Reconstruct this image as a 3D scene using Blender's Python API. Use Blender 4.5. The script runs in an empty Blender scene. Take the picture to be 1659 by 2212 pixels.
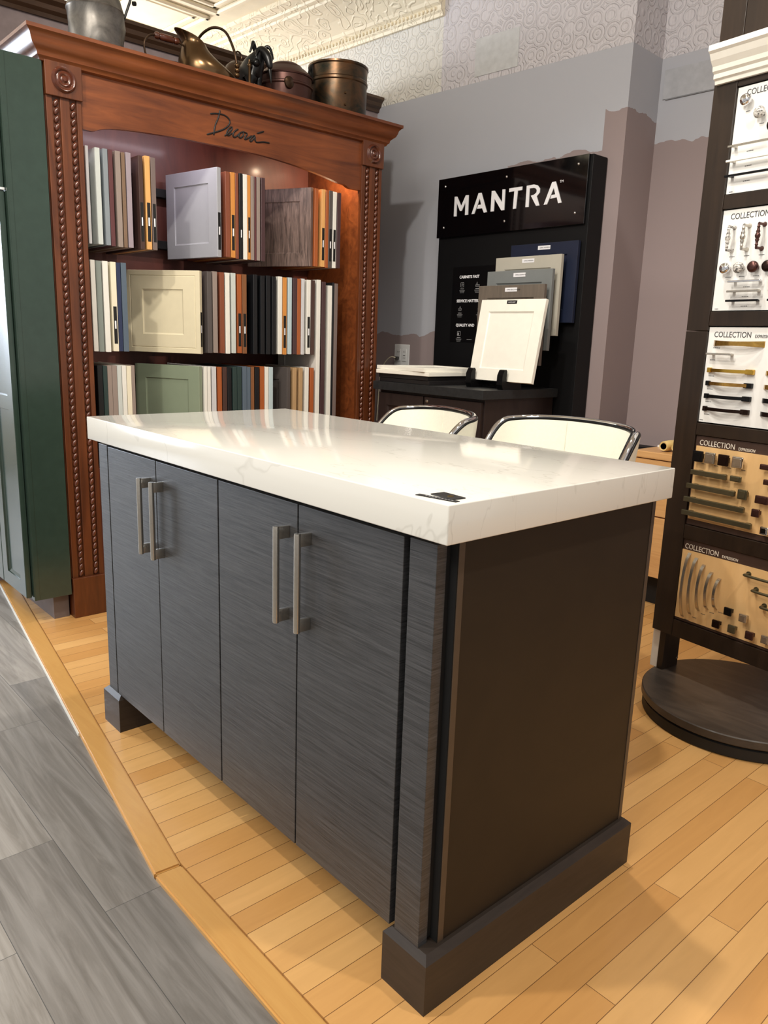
import bpy, bmesh, math, random
from mathutils import Vector, Matrix
C = bpy.context.scene.collection
PI = math.pi
random.seed(7)

def S(r, g, b):
    f = lambda c: (c/255/12.92) if c/255 <= .04045 else ((c/255+.055)/1.055)**2.4
    return (f(r), f(g), f(b), 1)

# ---------------------------------------------------------------- materials
MC = {}
def newmat(name):
    m = bpy.data.materials.new(name); m.use_nodes = True
    return m, m.node_tree.nodes, m.node_tree.links, m.node_tree.nodes['Principled BSDF']

def plain(name, col, rough=.5, metal=0, spec=.5, coat=0, noise=.04, nscale=30, bump=0):
    if name in MC: return MC[name]
    m, N, L, p = newmat(name)
    p.inputs['Roughness'].default_value = rough
    p.inputs['Metallic'].default_value = metal
    p.inputs['Specular IOR Level'].default_value = spec
    p.inputs['Coat Weight'].default_value = coat
    p.inputs['Coat Roughness'].default_value = .12
    tc = N.new('ShaderNodeTexCoord'); nz = N.new('ShaderNodeTexNoise'); nz.inputs['Scale'].default_value = nscale
    nz.inputs['Detail'].default_value = 3
    L.new(tc.outputs['Object'], nz.inputs['Vector'])
    r = N.new('ShaderNodeValToRGB'); c = col
    r.color_ramp.elements[0].position = .3; r.color_ramp.elements[1].position = .7
    r.color_ramp.elements[0].color = tuple(max(0, v*(1-noise*2)) for v in c[:3])+(1,)
    r.color_ramp.elements[1].color = tuple(min(1, v*(1+noise*2)) for v in c[:3])+(1,)
    L.new(nz.outputs['Fac'], r.inputs['Fac']); L.new(r.outputs['Color'], p.inputs['Base Color'])
    if bump:
        b = N.new('ShaderNodeBump'); b.inputs['Strength'].default_value = bump; b.inputs['Distance'].default_value = .002
        L.new(nz.outputs['Fac'], b.inputs['Height']); L.new(b.outputs['Normal'], p.inputs['Normal'])
    MC[name] = m
    return m

def wood(name, c1, c2, scale=(2, 30, 30), rough=.4, coat=.2, contrast=.5, detail=6, bump=.1, mid=.5, spec=.5, dist=1.5, blotch=0):
    """grain runs along the axis with the small scale"""
    if name in MC: return MC[name]
    m, N, L, p = newmat(name)
    p.inputs['Roughness'].default_value = rough; p.inputs['Coat Weight'].default_value = coat
    p.inputs['Coat Roughness'].default_value = .15; p.inputs['Specular IOR Level'].default_value = spec
    tc = N.new('ShaderNodeTexCoord'); mp = N.new('ShaderNodeMapping'); mp.inputs['Scale'].default_value = scale
    L.new(tc.outputs['Object'], mp.inputs['Vector'])
    nz = N.new('ShaderNodeTexNoise'); nz.inputs['Scale'].default_value = 1; nz.inputs['Detail'].default_value = detail
    nz.inputs['Roughness'].default_value = .65; nz.inputs['Distortion'].default_value = dist
    L.new(mp.outputs['Vector'], nz.inputs['Vector'])
    r = N.new('ShaderNodeValToRGB'); e = r.color_ramp.elements
    e[0].position = mid-contrast/2; e[1].position = mid+contrast/2; e[0].color = c1; e[1].color = c2
    L.new(nz.outputs['Fac'], r.inputs['Fac'])
    out = r.outputs['Color']
    if blotch:
        n2 = N.new('ShaderNodeTexNoise'); n2.inputs['Scale'].default_value = 3.5; n2.inputs['Detail'].default_value = 3
        L.new(tc.outputs['Object'], n2.inputs['Vector'])
        mx = N.new('ShaderNodeMix'); mx.data_type = 'RGBA'; mx.blend_type = 'MULTIPLY'; mx.inputs['Factor'].default_value = blotch
        r2 = N.new('ShaderNodeValToRGB'); r2.color_ramp.elements[0].position = .3; r2.color_ramp.elements[1].position = .7
        r2.color_ramp.elements[0].color = (.45, .38, .34, 1); r2.color_ramp.elements[1].color = (1, 1, 1, 1)
        L.new(n2.outputs['Fac'], r2.inputs['Fac']); L.new(out, mx.inputs['A']); L.new(r2.outputs['Color'], mx.inputs['B']); out = mx.outputs['Result']
    L.new(out, p.inputs['Base Color'])
    if bump:
        b = N.new('ShaderNodeBump'); b.inputs['Strength'].default_value = bump; b.inputs['Distance'].default_value = .001
        L.new(nz.outputs['Fac'], b.inputs['Height']); L.new(b.outputs['Normal'], p.inputs['Normal'])
    MC[name] = m
    return m

def planks(name, c1, c2, mortar, width, row, offu, offv, alongY, off=.4, freq=2, grain=(1.5, 40), rough=.3, gcon=.25, gdark=.6, coat=.3, rot=0):
    m, N, L, p = newmat(name)
    p.inputs['Roughness'].default_value = rough; p.inputs['Coat Weight'].default_value = coat; p.inputs['Coat Roughness'].default_value = .2
    tc = N.new('ShaderNodeTexCoord'); sep = N.new('ShaderNodeSeparateXYZ'); L.new(tc.outputs['Object'], sep.inputs[0])
    cb = N.new('ShaderNodeCombineXYZ')
    ax, ay = ('Y', 'X') if alongY else ('X', 'Y')
    a1 = N.new('ShaderNodeMath'); a1.operation = 'ADD'; a1.inputs[1].default_value = offu; L.new(sep.outputs[ax], a1.inputs[0])
    a2 = N.new('ShaderNodeMath'); a2.operation = 'ADD'; a2.inputs[1].default_value = offv; L.new(sep.outputs[ay], a2.inputs[0])
    L.new(a1.outputs[0], cb.inputs['X']); L.new(a2.outputs[0], cb.inputs['Y'])
    br = N.new('ShaderNodeTexBrick'); br.offset = off; br.offset_frequency = freq; br.squash = 1
    br.inputs['Scale'].default_value = 1; br.inputs['Brick Width'].default_value = width; br.inputs['Row Height'].default_value = row
    br.inputs['Mortar Size'].default_value = .0009; br.inputs['Mortar Smooth'].default_value = .4; br.inputs['Bias'].default_value = 0
    br.inputs['Color1'].default_value = (0, 0, 0, 1); br.inputs['Color2'].default_value = (1, 1, 1, 1); br.inputs['Mortar'].default_value = (.5, .5, .5, 1)
    L.new(cb.outputs[0], br.inputs['Vector'])
    # grain, shifted per plank
    mp = N.new('ShaderNodeMapping'); mp.inputs['Scale'].default_value = (grain[0], grain[1], 1)
    ad = N.new('ShaderNodeVectorMath'); ad.operation = 'ADD'; L.new(cb.outputs[0], ad.inputs[0])
    sc = N.new('ShaderNodeVectorMath'); sc.operation = 'SCALE'; sc.inputs['Scale'].default_value = 7.3; L.new(br.outputs['Color'], sc.inputs[0]); L.new(sc.outputs[0], ad.inputs[1])
    L.new(ad.outputs[0], mp.inputs['Vector'])
    nz = N.new('ShaderNodeTexNoise'); nz.inputs['Scale'].default_value = 1; nz.inputs['Detail'].default_value = 7; nz.inputs['Roughness'].default_value = .6; nz.inputs['Distortion'].default_value = 1.2
    L.new(mp.outputs[0], nz.inputs['Vector'])
    mx = N.new('ShaderNodeMix'); mx.data_type = 'RGBA'; mx.inputs['A'].default_value = c1; mx.inputs['B'].default_value = c2; L.new(br.outputs['Color'], mx.inputs['Factor'])
    rg = N.new('ShaderNodeValToRGB'); rg.color_ramp.elements[0].position = .5-gcon; rg.color_ramp.elements[1].position = .5+gcon
    rg.color_ramp.elements[0].color = (gdark, gdark*.97, gdark*.93, 1); rg.color_ramp.elements[1].color = (1, 1, 1, 1); L.new(nz.outputs['Fac'], rg.inputs['Fac'])
    m2 = N.new('ShaderNodeMix'); m2.data_type = 'RGBA'; m2.blend_type = 'MULTIPLY'; m2.inputs['Factor'].default_value = 1
    L.new(mx.outputs['Result'], m2.inputs['A']); L.new(rg.outputs['Color'], m2.inputs['B'])
    m3 = N.new('ShaderNodeMix'); m3.data_type = 'RGBA'; m3.inputs['B'].default_value = mortar; L.new(br.outputs['Fac'], m3.inputs['Factor']); L.new(m2.outputs['Result'], m3.inputs['A'])
    L.new(m3.outputs['Result'], p.inputs['Base Color'])
    b = N.new('ShaderNodeBump'); b.inputs['Strength'].default_value = .25; b.inputs['Distance'].default_value = .0015; b.invert = True
    L.new(br.outputs['Fac'], b.inputs['Height']); L.new(b.outputs['Normal'], p.inputs['Normal'])
    return m

# ---------------------------------------------------------------- geometry helpers
def box(bm, x0, x1, y0, y1, z0, z1, bev=0, M=None, seg=2):
    g = bmesh.ops.create_cube(bm, size=1)
    vs = g['verts']
    for v in vs:
        v.co = Vector(((x0+x1)/2+v.co.x*(x1-x0), (y0+y1)/2+v.co.y*(y1-y0), (z0+z1)/2+v.co.z*(z1-z0)))
    if bev:
        es = list({e for v in vs for e in v.link_edges})
        r = bmesh.ops.bevel(bm, geom=es, offset=bev, segments=seg, affect='EDGES', profile=.5)
        vs = [v for v in r['verts']] + [v for v in vs if v.is_valid]
        vs = list({v for v in vs if v.is_valid})
    if M is not None:
        for v in vs: v.co = M @ v.co
    return vs

def prism(bm, pts, axis, a, b, M=None):
    """pts: 2D outline; axis: 'x' -> pts (y,z); 'y' -> (x,z); 'z' -> (x,y)"""
    def co(p, d):
        return Vector({'x': (d, p[0], p[1]), 'y': (p[0], d, p[1]), 'z': (p[0], p[1], d)}[axis])
    A = [bm.verts.new(co(p, a)) for p in pts]; B = [bm.verts.new(co(p, b)) for p in pts]
    if M is not None:
        for v in A+B: v.co = M @ v.co
    n = len(pts)
    bm.faces.new(A); bm.faces.new(B[::-1])
    for i in range(n): bm.faces.new((A[i], B[i], B[(i+1) % n], A[(i+1) % n]))
    return A+B

def lathe(bm, prof, cx, cy, cz, seg=40, M=None, axis='z'):
    rings = []
    for r, h in prof:
        ring = []
        for k in range(seg):
            t = 2*PI*k/seg; a, b = r*math.cos(t), r*math.sin(t)
            v = {'z': (a, b, h), 'x': (h, a, b), 'y': (a, h, b)}[axis]
            co = Vector(v)+Vector((cx, cy, cz))
            if M is not None: co = M @ co
            ring.append(bm.verts.new(co))
        rings.append(ring)
    for i in range(len(rings)-1):
        for k in range(seg):
            bm.faces.new((rings[i][k], rings[i][(k+1) % seg], rings[i+1][(k+1) % seg], rings[i+1][k]))
    for ring in (rings[0], rings[-1]):
        try: bm.faces.new(ring)
        except ValueError: pass

def tube(bm, pts, rad, seg=10, closed=False, flat=1.0):
    pts = [Vector(p) for p in pts]; n = len(pts)
    rads = rad if isinstance(rad, (list, tuple)) else [rad]*n
    prev = None; rings = []
    for i, p in enumerate(pts):
        if closed: d = pts[(i+1) % n]-pts[i-1]
        else: d = pts[min(i+1, n-1)]-pts[max(i-1, 0)]
        d.normalize()
        if prev is None:
            u = d.orthogonal().normalized()
            if abs(d.z) < .9: u = d.cross(Vector((0, 0, 1))).normalized()
        else:
            u = (prev-d*prev.dot(d))
            if u.length < 1e-6: u = d.orthogonal()
            u.normalize()
        prev = u; w = d.cross(u)
        rings.append([bm.verts.new(p+(u*math.cos(2*PI*k/seg)+w*math.sin(2*PI*k/seg)*flat)*rads[i]) for k in range(seg)])
    m = n if closed else n-1
    for i in range(m):
        A, B = rings[i], rings[(i+1) % n]
        for k in range(seg): bm.faces.new((A[k], A[(k+1) % seg], B[(k+1) % seg], B[k]))
    if not closed:
        bm.faces.new(rings[0][::-1]); bm.faces.new(rings[-1])

def smooth_path(pts, n=6):
    """Catmull-Rom"""
    P = [Vector(p) for p in pts]; out = []
    for i in range(len(P)-1):
        p0, p1, p2, p3 = P[max(i-1, 0)], P[i], P[i+1], P[min(i+2, len(P)-1)]
        for k in range(n):
            t = k/n
            out.append(.5*((2*p1)+(p2-p0)*t+(2*p0-5*p1+4*p2-p3)*t*t+(3*p1-p0-3*p2+p3)*t**3))
    out.append(P[-1]); return out

def sweep_profile(bm, prof, path, miter=True, cap=True):
    """prof: (out, up) offsets; path: list of (x,y) ; outward is to the right of travel"""
    P = [Vector((p[0], p[1])) for p in path]; n = len(P); rings = []
    for i, p in enumerate(P):
        if i == 0: d = (P[1]-P[0]).normalized(); nn = Vector((d.y, -d.x))
        elif i == n-1: d = (P[-1]-P[-2]).normalized(); nn = Vector((d.y, -d.x))
        else:
            d1 = (P[i]-P[i-1]).normalized(); d2 = (P[i+1]-P[i]).normalized()
            n1 = Vector((d1.y, -d1.x)); n2 = Vector((d2.y, -d2.x)); nn = (n1+n2); nn = nn/nn.length_squared*2
        rings.append([bm.verts.new((p.x+nn.x*o, p.y+nn.y*o, h)) for o, h in prof])
    m = len(prof)
    for i in range(n-1):
        for k in range(m):
            bm.faces.new((rings[i][k], rings[i+1][k], rings[i+1][(k+1) % m], rings[i][(k+1) % m]))
    if cap: bm.faces.new(rings[0]); bm.faces.new(rings[-1][::-1])

def obj(name, bm, mat, parent=None, smooth=False, angle=40, loc=None):
    bmesh.ops.recalc_face_normals(bm, faces=bm.faces)
    me = bpy.data.meshes.new(name)
    if loc is not None:
        for v in bm.verts: v.co -= Vector(loc)
    bm.to_mesh(me); bm.free()
    me.materials.append(mat)
    o = bpy.data.objects.new(name, me); C.objects.link(o)
    if loc is not None: o.location = loc
    if smooth:
        for p in me.polygons: p.use_smooth = True
        try: me.set_sharp_from_angle(angle=math.radians(angle))
        except Exception: pass
    if parent is not None:
        o.parent = parent
        off = getattr(parent, '_dummy', None)
        o.matrix_parent_inverse = Matrix.Identity(4)
        o.location = Vector(o.location) - world_loc(parent)
    return o

def world_loc(o):
    l = Vector(o.location)
    while o.parent is not None:
        o = o.parent; l += Vector(o.location)
    return l

def tag(o, label=None, cat=None, group=None, kind=None):
    if label: o['label'] = label
    if cat: o['category'] = cat
    if group: o['group'] = group
    if kind: o['kind'] = kind
    return o

def thing(name, label, cat, loc=(0, 0, 0), group=None):
    o = bpy.data.objects.new(name, None); C.objects.link(o); o.location = loc; o.empty_display_size = .05
    return tag(o, label, cat, group)

def struct(name, bm, m, smooth=False):
    return tag(obj(name, bm, m, None, smooth), kind='structure')

def nb(): return bmesh.new()

def text_mesh(name, body, size, mat, M, parent, ext=.0004, sx=1, bold=0, align='LEFT'):
    cu = bpy.data.curves.new(name, 'FONT'); cu.body = body; cu.size = size; cu.extrude = ext; cu.align_x = align
    cu.offset = bold; cu.resolution_u = 3
    t = bpy.data.objects.new(name+'_tmp', cu); C.objects.link(t)
    dg = bpy.context.evaluated_depsgraph_get(); me = bpy.data.meshes.new_from_object(t.evaluated_get(dg))
    bpy.data.objects.remove(t); bpy.data.curves.remove(cu)
    me.transform(Matrix.Diagonal((sx, 1, 1, 1))); me.transform(M)
    me.materials.clear(); me.materials.append(mat)
    o = bpy.data.objects.new(name, me); C.objects.link(o)
    if parent is not None:
        me.transform(Matrix.Translation(-world_loc(parent))); o.parent = parent
    return o

def shaker(bm, w, h, t, rail=.055, dep=.006, M=None, bev=.0012, back=True, chamfer=.006, bead=False):
    """door slab: x 0..w, z 0..h, y from 0 (front) to t"""
    vs = []
    def ring(x0, x1, z0, z1, y): return [Vector((x0, y, z0)), Vector((x1, y, z0)), Vector((x1, y, z1)), Vector((x0, y, z1))]
    def side(f, sgn):
        b = bev
        R = [ring(0, w, 0, h, f+sgn*b), ring(b, w-b, b, h-b, f)]+([ring(q, w-q, q, h-q, f+sgn*e) for q, e in ((.020, 0), (.0215, .0016), (.0235, .0016), (.025, 0))] if bead else [])+[ring(rail, w-rail, rail, h-rail, f), ring(rail+.001, w-rail-.001, rail+.001, h-rail-.001, f+sgn*dep*.55),
             ring(rail+chamfer, w-rail-chamfer, rail+chamfer, h-rail-chamfer, f+sgn*dep)]
        V = [[bm.verts.new(M @ c if M is not None else c) for c in r] for r in R]
        for a, b2 in zip(V, V[1:]):
            for k in range(4): bm.faces.new((a[k], a[(k+1) % 4], b2[(k+1) % 4], b2[k]))
        bm.faces.new(V[-1])
        return V[0]
    A = side(0, 1)
    if back: B = side(t, -1)
    else: B = [bm.verts.new(M @ c if M is not None else c) for c in ring(0, w, 0, h, t)]; bm.faces.new(B)
    for k in range(4): bm.faces.new((A[k], A[(k+1) % 4], B[(k+1) % 4], B[k]))
DECORA=[[(0.96, 2.039), (0.957, 2.026), (0.95, 2.005), (0.939, 1.982), (0.933, 1.961), (0.93, 1.939)], [(0.915, 2.017), (0.936, 2.022), (0.958, 2.025), (0.981, 2.024), (0.998, 2.017), (1.006, 2.005), (1.0, 1.99), (0.983, 1.975), (0.96, 1.962), (0.928, 1.948), (0.898, 1.936)], [(0.98, 1.946), (0.999, 1.96), (1.014, 1.976), (1.016, 1.985), (1.008, 1.983), (0.995, 1.969), (0.991, 1.955), (0.999, 1.951), (1.016, 1.963)], [(1.046, 1.982), (1.04, 1.981), (1.025, 1.968), (1.02, 1.955), (1.027, 1.949), (1.042, 1.959), (1.057, 1.974)], [(1.066, 1.977), (1.053, 1.968), (1.048, 1.956), (1.055, 1.951), (1.068, 1.962), (1.07, 1.974), (1.066, 1.977), (1.081, 1.976), (1.088, 1.972), (1.078, 1.957), (1.078, 1.95), (1.092, 1.957), (1.111, 1.97)], [(1.127, 1.974), (1.114, 1.967), (1.102, 1.954), (1.105, 1.946), (1.116, 1.955), (1.127, 1.969), (1.127, 1.957), (1.133, 1.949), (1.149, 1.951), (1.172, 1.956), (1.201, 1.957)], [(1.137, 1.984), (1.172, 1.998)]]
MANTRA=[[(-2.263, 1.792), (-2.263, 1.89), (-2.246, 1.889), (-2.214, 1.839), (-2.184, 1.889), (-2.165, 1.888), (-2.163, 1.792), (-2.183, 1.792), (-2.184, 1.855), (-2.209, 1.815), (-2.221, 1.816), (-2.247, 1.861), (-2.245, 1.791)], [(-2.137, 1.792), (-2.096, 1.89), (-2.077, 1.89), (-2.034, 1.793), (-2.053, 1.792), (-2.066, 1.814), (-2.101, 1.815), (-2.094, 1.833), (-2.075, 1.833), (-2.086, 1.865), (-2.119, 1.792)], [(-2.008, 1.793), (-2.008, 1.891), (-1.989, 1.89), (-1.937, 1.829), (-1.938, 1.89), (-1.921, 1.889), (-1.92, 1.792), (-1.938, 1.792), (-1.987, 1.852), (-1.988, 1.793)], [(-1.895, 1.89), (-1.814, 1.89), (-1.815, 1.874), (-1.841, 1.874), (-1.846, 1.792), (-1.864, 1.792), (-1.862, 1.874), (-1.895, 1.873)], [(-1.787, 1.793), (-1.787, 1.89), (-1.743, 1.891), (-1.722, 1.885), (-1.707, 1.869), (-1.707, 1.851), (-1.723, 1.835), (-1.704, 1.793), (-1.723, 1.793), (-1.758, 1.842), (-1.739, 1.845), (-1.726, 1.853), (-1.725, 1.864), (-1.733, 1.873), (-1.746, 1.876), (-1.769, 1.876), (-1.768, 1.792)], [(-1.678, 1.793), (-1.638, 1.889), (-1.618, 1.89), (-1.576, 1.793), (-1.595, 1.792), (-1.605, 1.819), (-1.642, 1.816), (-1.636, 1.832), (-1.615, 1.833), (-1.626, 1.863), (-1.659, 1.793)]]
R1A=[(0.409, 0.011, 'lightgrey'), (0.445, 0.019, 'palegrey'), (0.476, 0.018, 'bluegrey'), (0.496, 0.017, 'burgundy'), (0.524, 0.02, 'taupe'), (0.548, 0.014, 'driftwood'), (0.566, 0.02, 'mauvegrey'), (0.616, 0.018, 'darkumber'), (0.643, 0.021, 'maple'), (0.668, 0.019, 'greybrown')]
R1B=[(0.987, 0.037, 'rosewood'), (1.028, 0.021, 'honey'), (1.051, 0.015, 'rosewood'), (1.07, 0.017, 'black'), (1.089, 0.02, 'white'), (1.111, 0.015, 'honey'), (1.128, 0.016, 'taupe'), (1.146, 0.01, 'burgundy'), (1.158, 0.017, 'taupe'), (1.181, 0.02, 'plum')]
R1C=[(1.473, 0.021, 'orange'), (1.497, 0.038, 'maple'), (1.538, 0.017, 'orange'), (1.557, 0.021, 'charcoal'), (1.581, 0.021, 'white'), (1.605, 0.023, 'plum')]
R2A=[(0.408, 0.018, 'white'), (0.428, 0.022, 'sage'), (0.451, 0.026, 'white'), (0.483, 0.026, 'cream'), (0.511, 0.016, 'navy'), (0.529, 0.022, 'slate')]
R2B=[(0.897, 0.033, 'charcoal'), (0.932, 0.025, 'taupe'), (0.96, 0.031, 'rosewood'), (0.993, 0.025, 'white'), (1.02, 0.028, 'palegrey'), (1.05, 0.028, 'orange'), (1.08, 0.024, 'walnut')]
R2C=[(1.115, 0.045, 'black'), (1.169, 0.03, 'black'), (1.202, 0.028, 'black'), (1.232, 0.028, 'black'), (1.263, 0.031, 'white'), (1.297, 0.022, 'honey'), (1.321, 0.027, 'paleblue'), (1.35, 0.027, 'plum'), (1.379, 0.02, 'orange'), (1.402, 0.018, 'lightgrey'), (1.423, 0.033, 'white'), (1.459, 0.021, 'darkumber')]
R2T=[(1.484, 0.031, 'white'), (1.519, 0.026, 'plum'), (1.549, 0.035, 'white'), (1.587, 0.009, 'black'), (1.599, 0.02, 'greybrown')]
R3A=[(0.414, 0.023, 'black'), (0.439, 0.017, 'darkgreen'), (0.457, 0.018, 'taupe'), (0.476, 0.02, 'taupe'), (0.497, 0.018, 'palegrey'), (0.517, 0.018, 'white'), (0.537, 0.019, 'cream'), (0.557, 0.014, 'taupe')]
R3B=[(0.887, 0.014, 'white'), (0.903, 0.016, 'white'), (0.922, 0.024, 'lightgrey'), (0.95, 0.024, 'orange'), (0.977, 0.023, 'darkumber'), (1.003, 0.02, 'black'), (1.026, 0.025, 'darkgreen'), (1.052, 0.023, 'darkgreen'), (1.077, 0.025, 'slate'), (1.104, 0.018, 'slate'), (1.125, 0.017, 'walnut'), (1.145, 0.024, 'black'), (1.172, 0.024, 'orange'), (1.199, 0.021, 'white'), (1.222, 0.022, 'paleblue')]
R3C=[(1.348, 0.067, 'tan'), (1.419, 0.031, 'white'), (1.453, 0.027, 'orange')]
# ================================================================ palette
M_wall_low = S(143, 129, 129); M_wall_up = S(170, 172, 180)
cherry = wood('cherry', S(66, 31, 13), S(120, 64, 29), (18, 18, 1.6), rough=.38, coat=.25, contrast=.5, blotch=.55, bump=.04)
cherry_h = wood('cherry_h', S(84, 40, 18), S(142, 78, 38), (18, 1.6, 18), rough=.4, coat=.2, contrast=.5, blotch=.6, bump=.04)
cherry_in = wood('cherry_in', S(70, 32, 26), S(108, 56, 44), (14, 5, 1.5), rough=.5, coat=.1, contrast=.5, blotch=.35, bump=.03)
cherry_dark = wood('cherry_dark', S(60, 26, 16), S(104, 54, 34), (18, 18, 8), rough=.25, coat=.6, bump=.03)
island_wood = wood('island_wood', S(22, 23, 25), S(79, 79, 81), (9, 20, 420), rough=.42, coat=.12, contrast=.42, detail=8, bump=.25, dist=.8)
island_side = wood('island_side', S(33, 26, 19), S(46, 36, 26), (10, 2, 3), rough=.5, coat=.0, contrast=.6, bump=.02, spec=.3)
island_trim = wood('island_trim', S(42, 36, 32), S(60, 51, 45), (6, 6, 60), rough=.45, coat=.0, contrast=.6, bump=.05, spec=.35)
black_gap = plain('black_gap', S(12, 12, 13), .8)
black_gloss = plain('black_gloss', S(5, 5, 7), .06, coat=.5, noise=0)
black_satin = plain('black_satin', S(10, 10, 12), .55, spec=.25)
black_lam = plain('black_laminate', S(34, 35, 36), .5, spec=.35, noise=.12, nscale=60)
espresso = wood('espresso', S(28, 19, 12), S(46, 33, 23), (30, 30, 2), rough=.42, coat=.1, contrast=.6, bump=.05, spec=.35)
espresso_cab = wood('espresso_cab', S(34, 25, 23), S(46, 35, 32), (20, 20, 2), rough=.45, coat=.05, bump=.03, spec=.35)
green_paint = plain('green_paint', S(46, 62, 54), .22, coat=.25, noise=.03)
steel = plain('brushed_nickel', S(190, 184, 174), .26, .95, noise=.02, nscale=200)
chrome = plain('chrome', S(225, 225, 228), .06, 1, noise=0)
brass = plain('brass', S(200, 160, 70), .25, 1)
bronze = plain('antique_bronze', S(104, 99, 78), .3, .8)
dkbronze = plain('dark_bronze', S(48, 34, 30), .35, .9)
blackmetal = plain('black_metal', S(24, 24, 26), .35, .7)
rosebronze = plain('rose_bronze', S(88, 62, 58), .35, .9)
white_lam = plain('white_board', S(232, 232, 230), .35, noise=.01)
white_paint = plain('white_paint', S(232, 229, 220), .4, noise=.01)
cream_leather = plain('cream_leather', S(232, 230, 216), .45, noise=.01, nscale=120, bump=.15)
outlet_white = plain('outlet_white', S(225, 226, 226), .35, noise=.01)
maple_board = wood('maple_board', S(206, 164, 108), S(226, 188, 134), (8, 8, 1.5), rough=.45, coat=.1, contrast=.7, bump=.02)
maple_cab = wood('maple_cab', S(196, 146, 92), S(222, 176, 118), (3, 20, 40), rough=.4, coat=.15, contrast=.6, bump=.04)
cornice_cream = plain('tin_cream', S(230, 220, 196), .55, noise=.03, nscale=8)
txt_dark = plain('ink_dark', S(60, 60, 62), .6, noise=0)
txt_light = plain('ink_light', S(225, 215, 200), .6, noise=0)
txt_grey = plain('ink_grey', S(150, 150, 152), .6, noise=0)
letter_white = plain('letter_white', S(232, 232, 236), .4, noise=0)
cream_wood = plain('pale_spindle', S(224, 196, 130), .5)

# ================================================================ floor
def poly_floor(name, pts, z0, z1, mat):
    bm = nb(); prism(bm, pts, 'z', z0, z1); return struct(name, bm, mat)
m_maple = planks('maple_strips', S(210, 156, 92), S(230, 182, 118), S(124, 84, 46), .95, .0622, .3, .62, True, off=.37, grain=(3, 26), rough=.32, gcon=.3, gdark=.86, coat=.25)
m_lvp = planks('grey_vinyl_planks', S(126, 122, 118), S(162, 157, 151), S(74, 72, 70), .9, .17, .915, .30, False, off=.667, grain=(2.2, 30), rough=.5, gcon=.13, gdark=.60, coat=0)
sl = -.1467
P1 = (-.644, -.179)
bx_far = (-5.2, P1[1]+sl*(-5.2-P1[0]))
end = (3.2, -.176)
w_ = .062
I0 = (bx_far[0], bx_far[1]+w_*1.01); I1 = (P1[0]-.002, P1[1]+w_); I2 = (3.2, end[1]+w_)
poly_floor('floor', [I0, I1, I2, (3.2, 4.2), (-7, 4.2), (-7, I0[1])], -.05, 0, m_maple)
poly_floor('floor', [(-7, -4.5), (3.2, -4.5), end, P1, bx_far, (-7, bx_far[1])], -.06, -.010, m_lvp)
m_border = wood('maple_border', S(198, 146, 80), S(214, 166, 98), (3, 30, 8), rough=.3, coat=.4, contrast=.7, bump=.05)
m_wear = plain('worn_edge', S(205, 170, 128), .45, noise=.2, nscale=60)
bm = nb(); prism(bm, [bx_far, (P1[0]-.001, P1[1]), (P1[0]+.004, I1[1]-.002), (I0[0], I0[1]-.002)], 'z', -.04, .0015)
bmesh.ops.bevel(bm, geom=list(bm.edges), offset=.004, segments=2, affect='EDGES'); tag(obj('trim_1', bm, m_border), kind='structure')
bm = nb(); prism(bm, [(P1[0]+.001, P1[1]), end, (end[0], I2[1]-.002), (P1[0]+.006, I1[1]-.002)], 'z', -.04, .0015)
bmesh.ops.bevel(bm, geom=list(bm.edges), offset=.004, segments=2, affect='EDGES'); tag(obj('trim_2', bm, m_border), kind='structure')
# white strip imitating the reflection along the border's far edge
bm = nb(); prism(bm, [(bx_far[0], bx_far[1]-.005), (-1.35, P1[1]+sl*(-1.35-P1[0])-.004), (-1.35, P1[1]+sl*(-1.35-P1[0])), bx_far], 'z', -.012, -.001)
tag(obj('glint_strip', bm, white_paint), kind='structure')

# ================================================================ walls
TH = math.radians(3.304); tv = Vector((math.cos(TH), math.sin(TH), 0)); nv = Vector((-math.sin(TH), math.cos(TH), 0))
W0 = Vector((-1.36, 2.4735, 0))
MW = Matrix.Translation(W0) @ Matrix.Rotation(TH, 4, 'Z')      # x along wall, y into the wall

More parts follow.
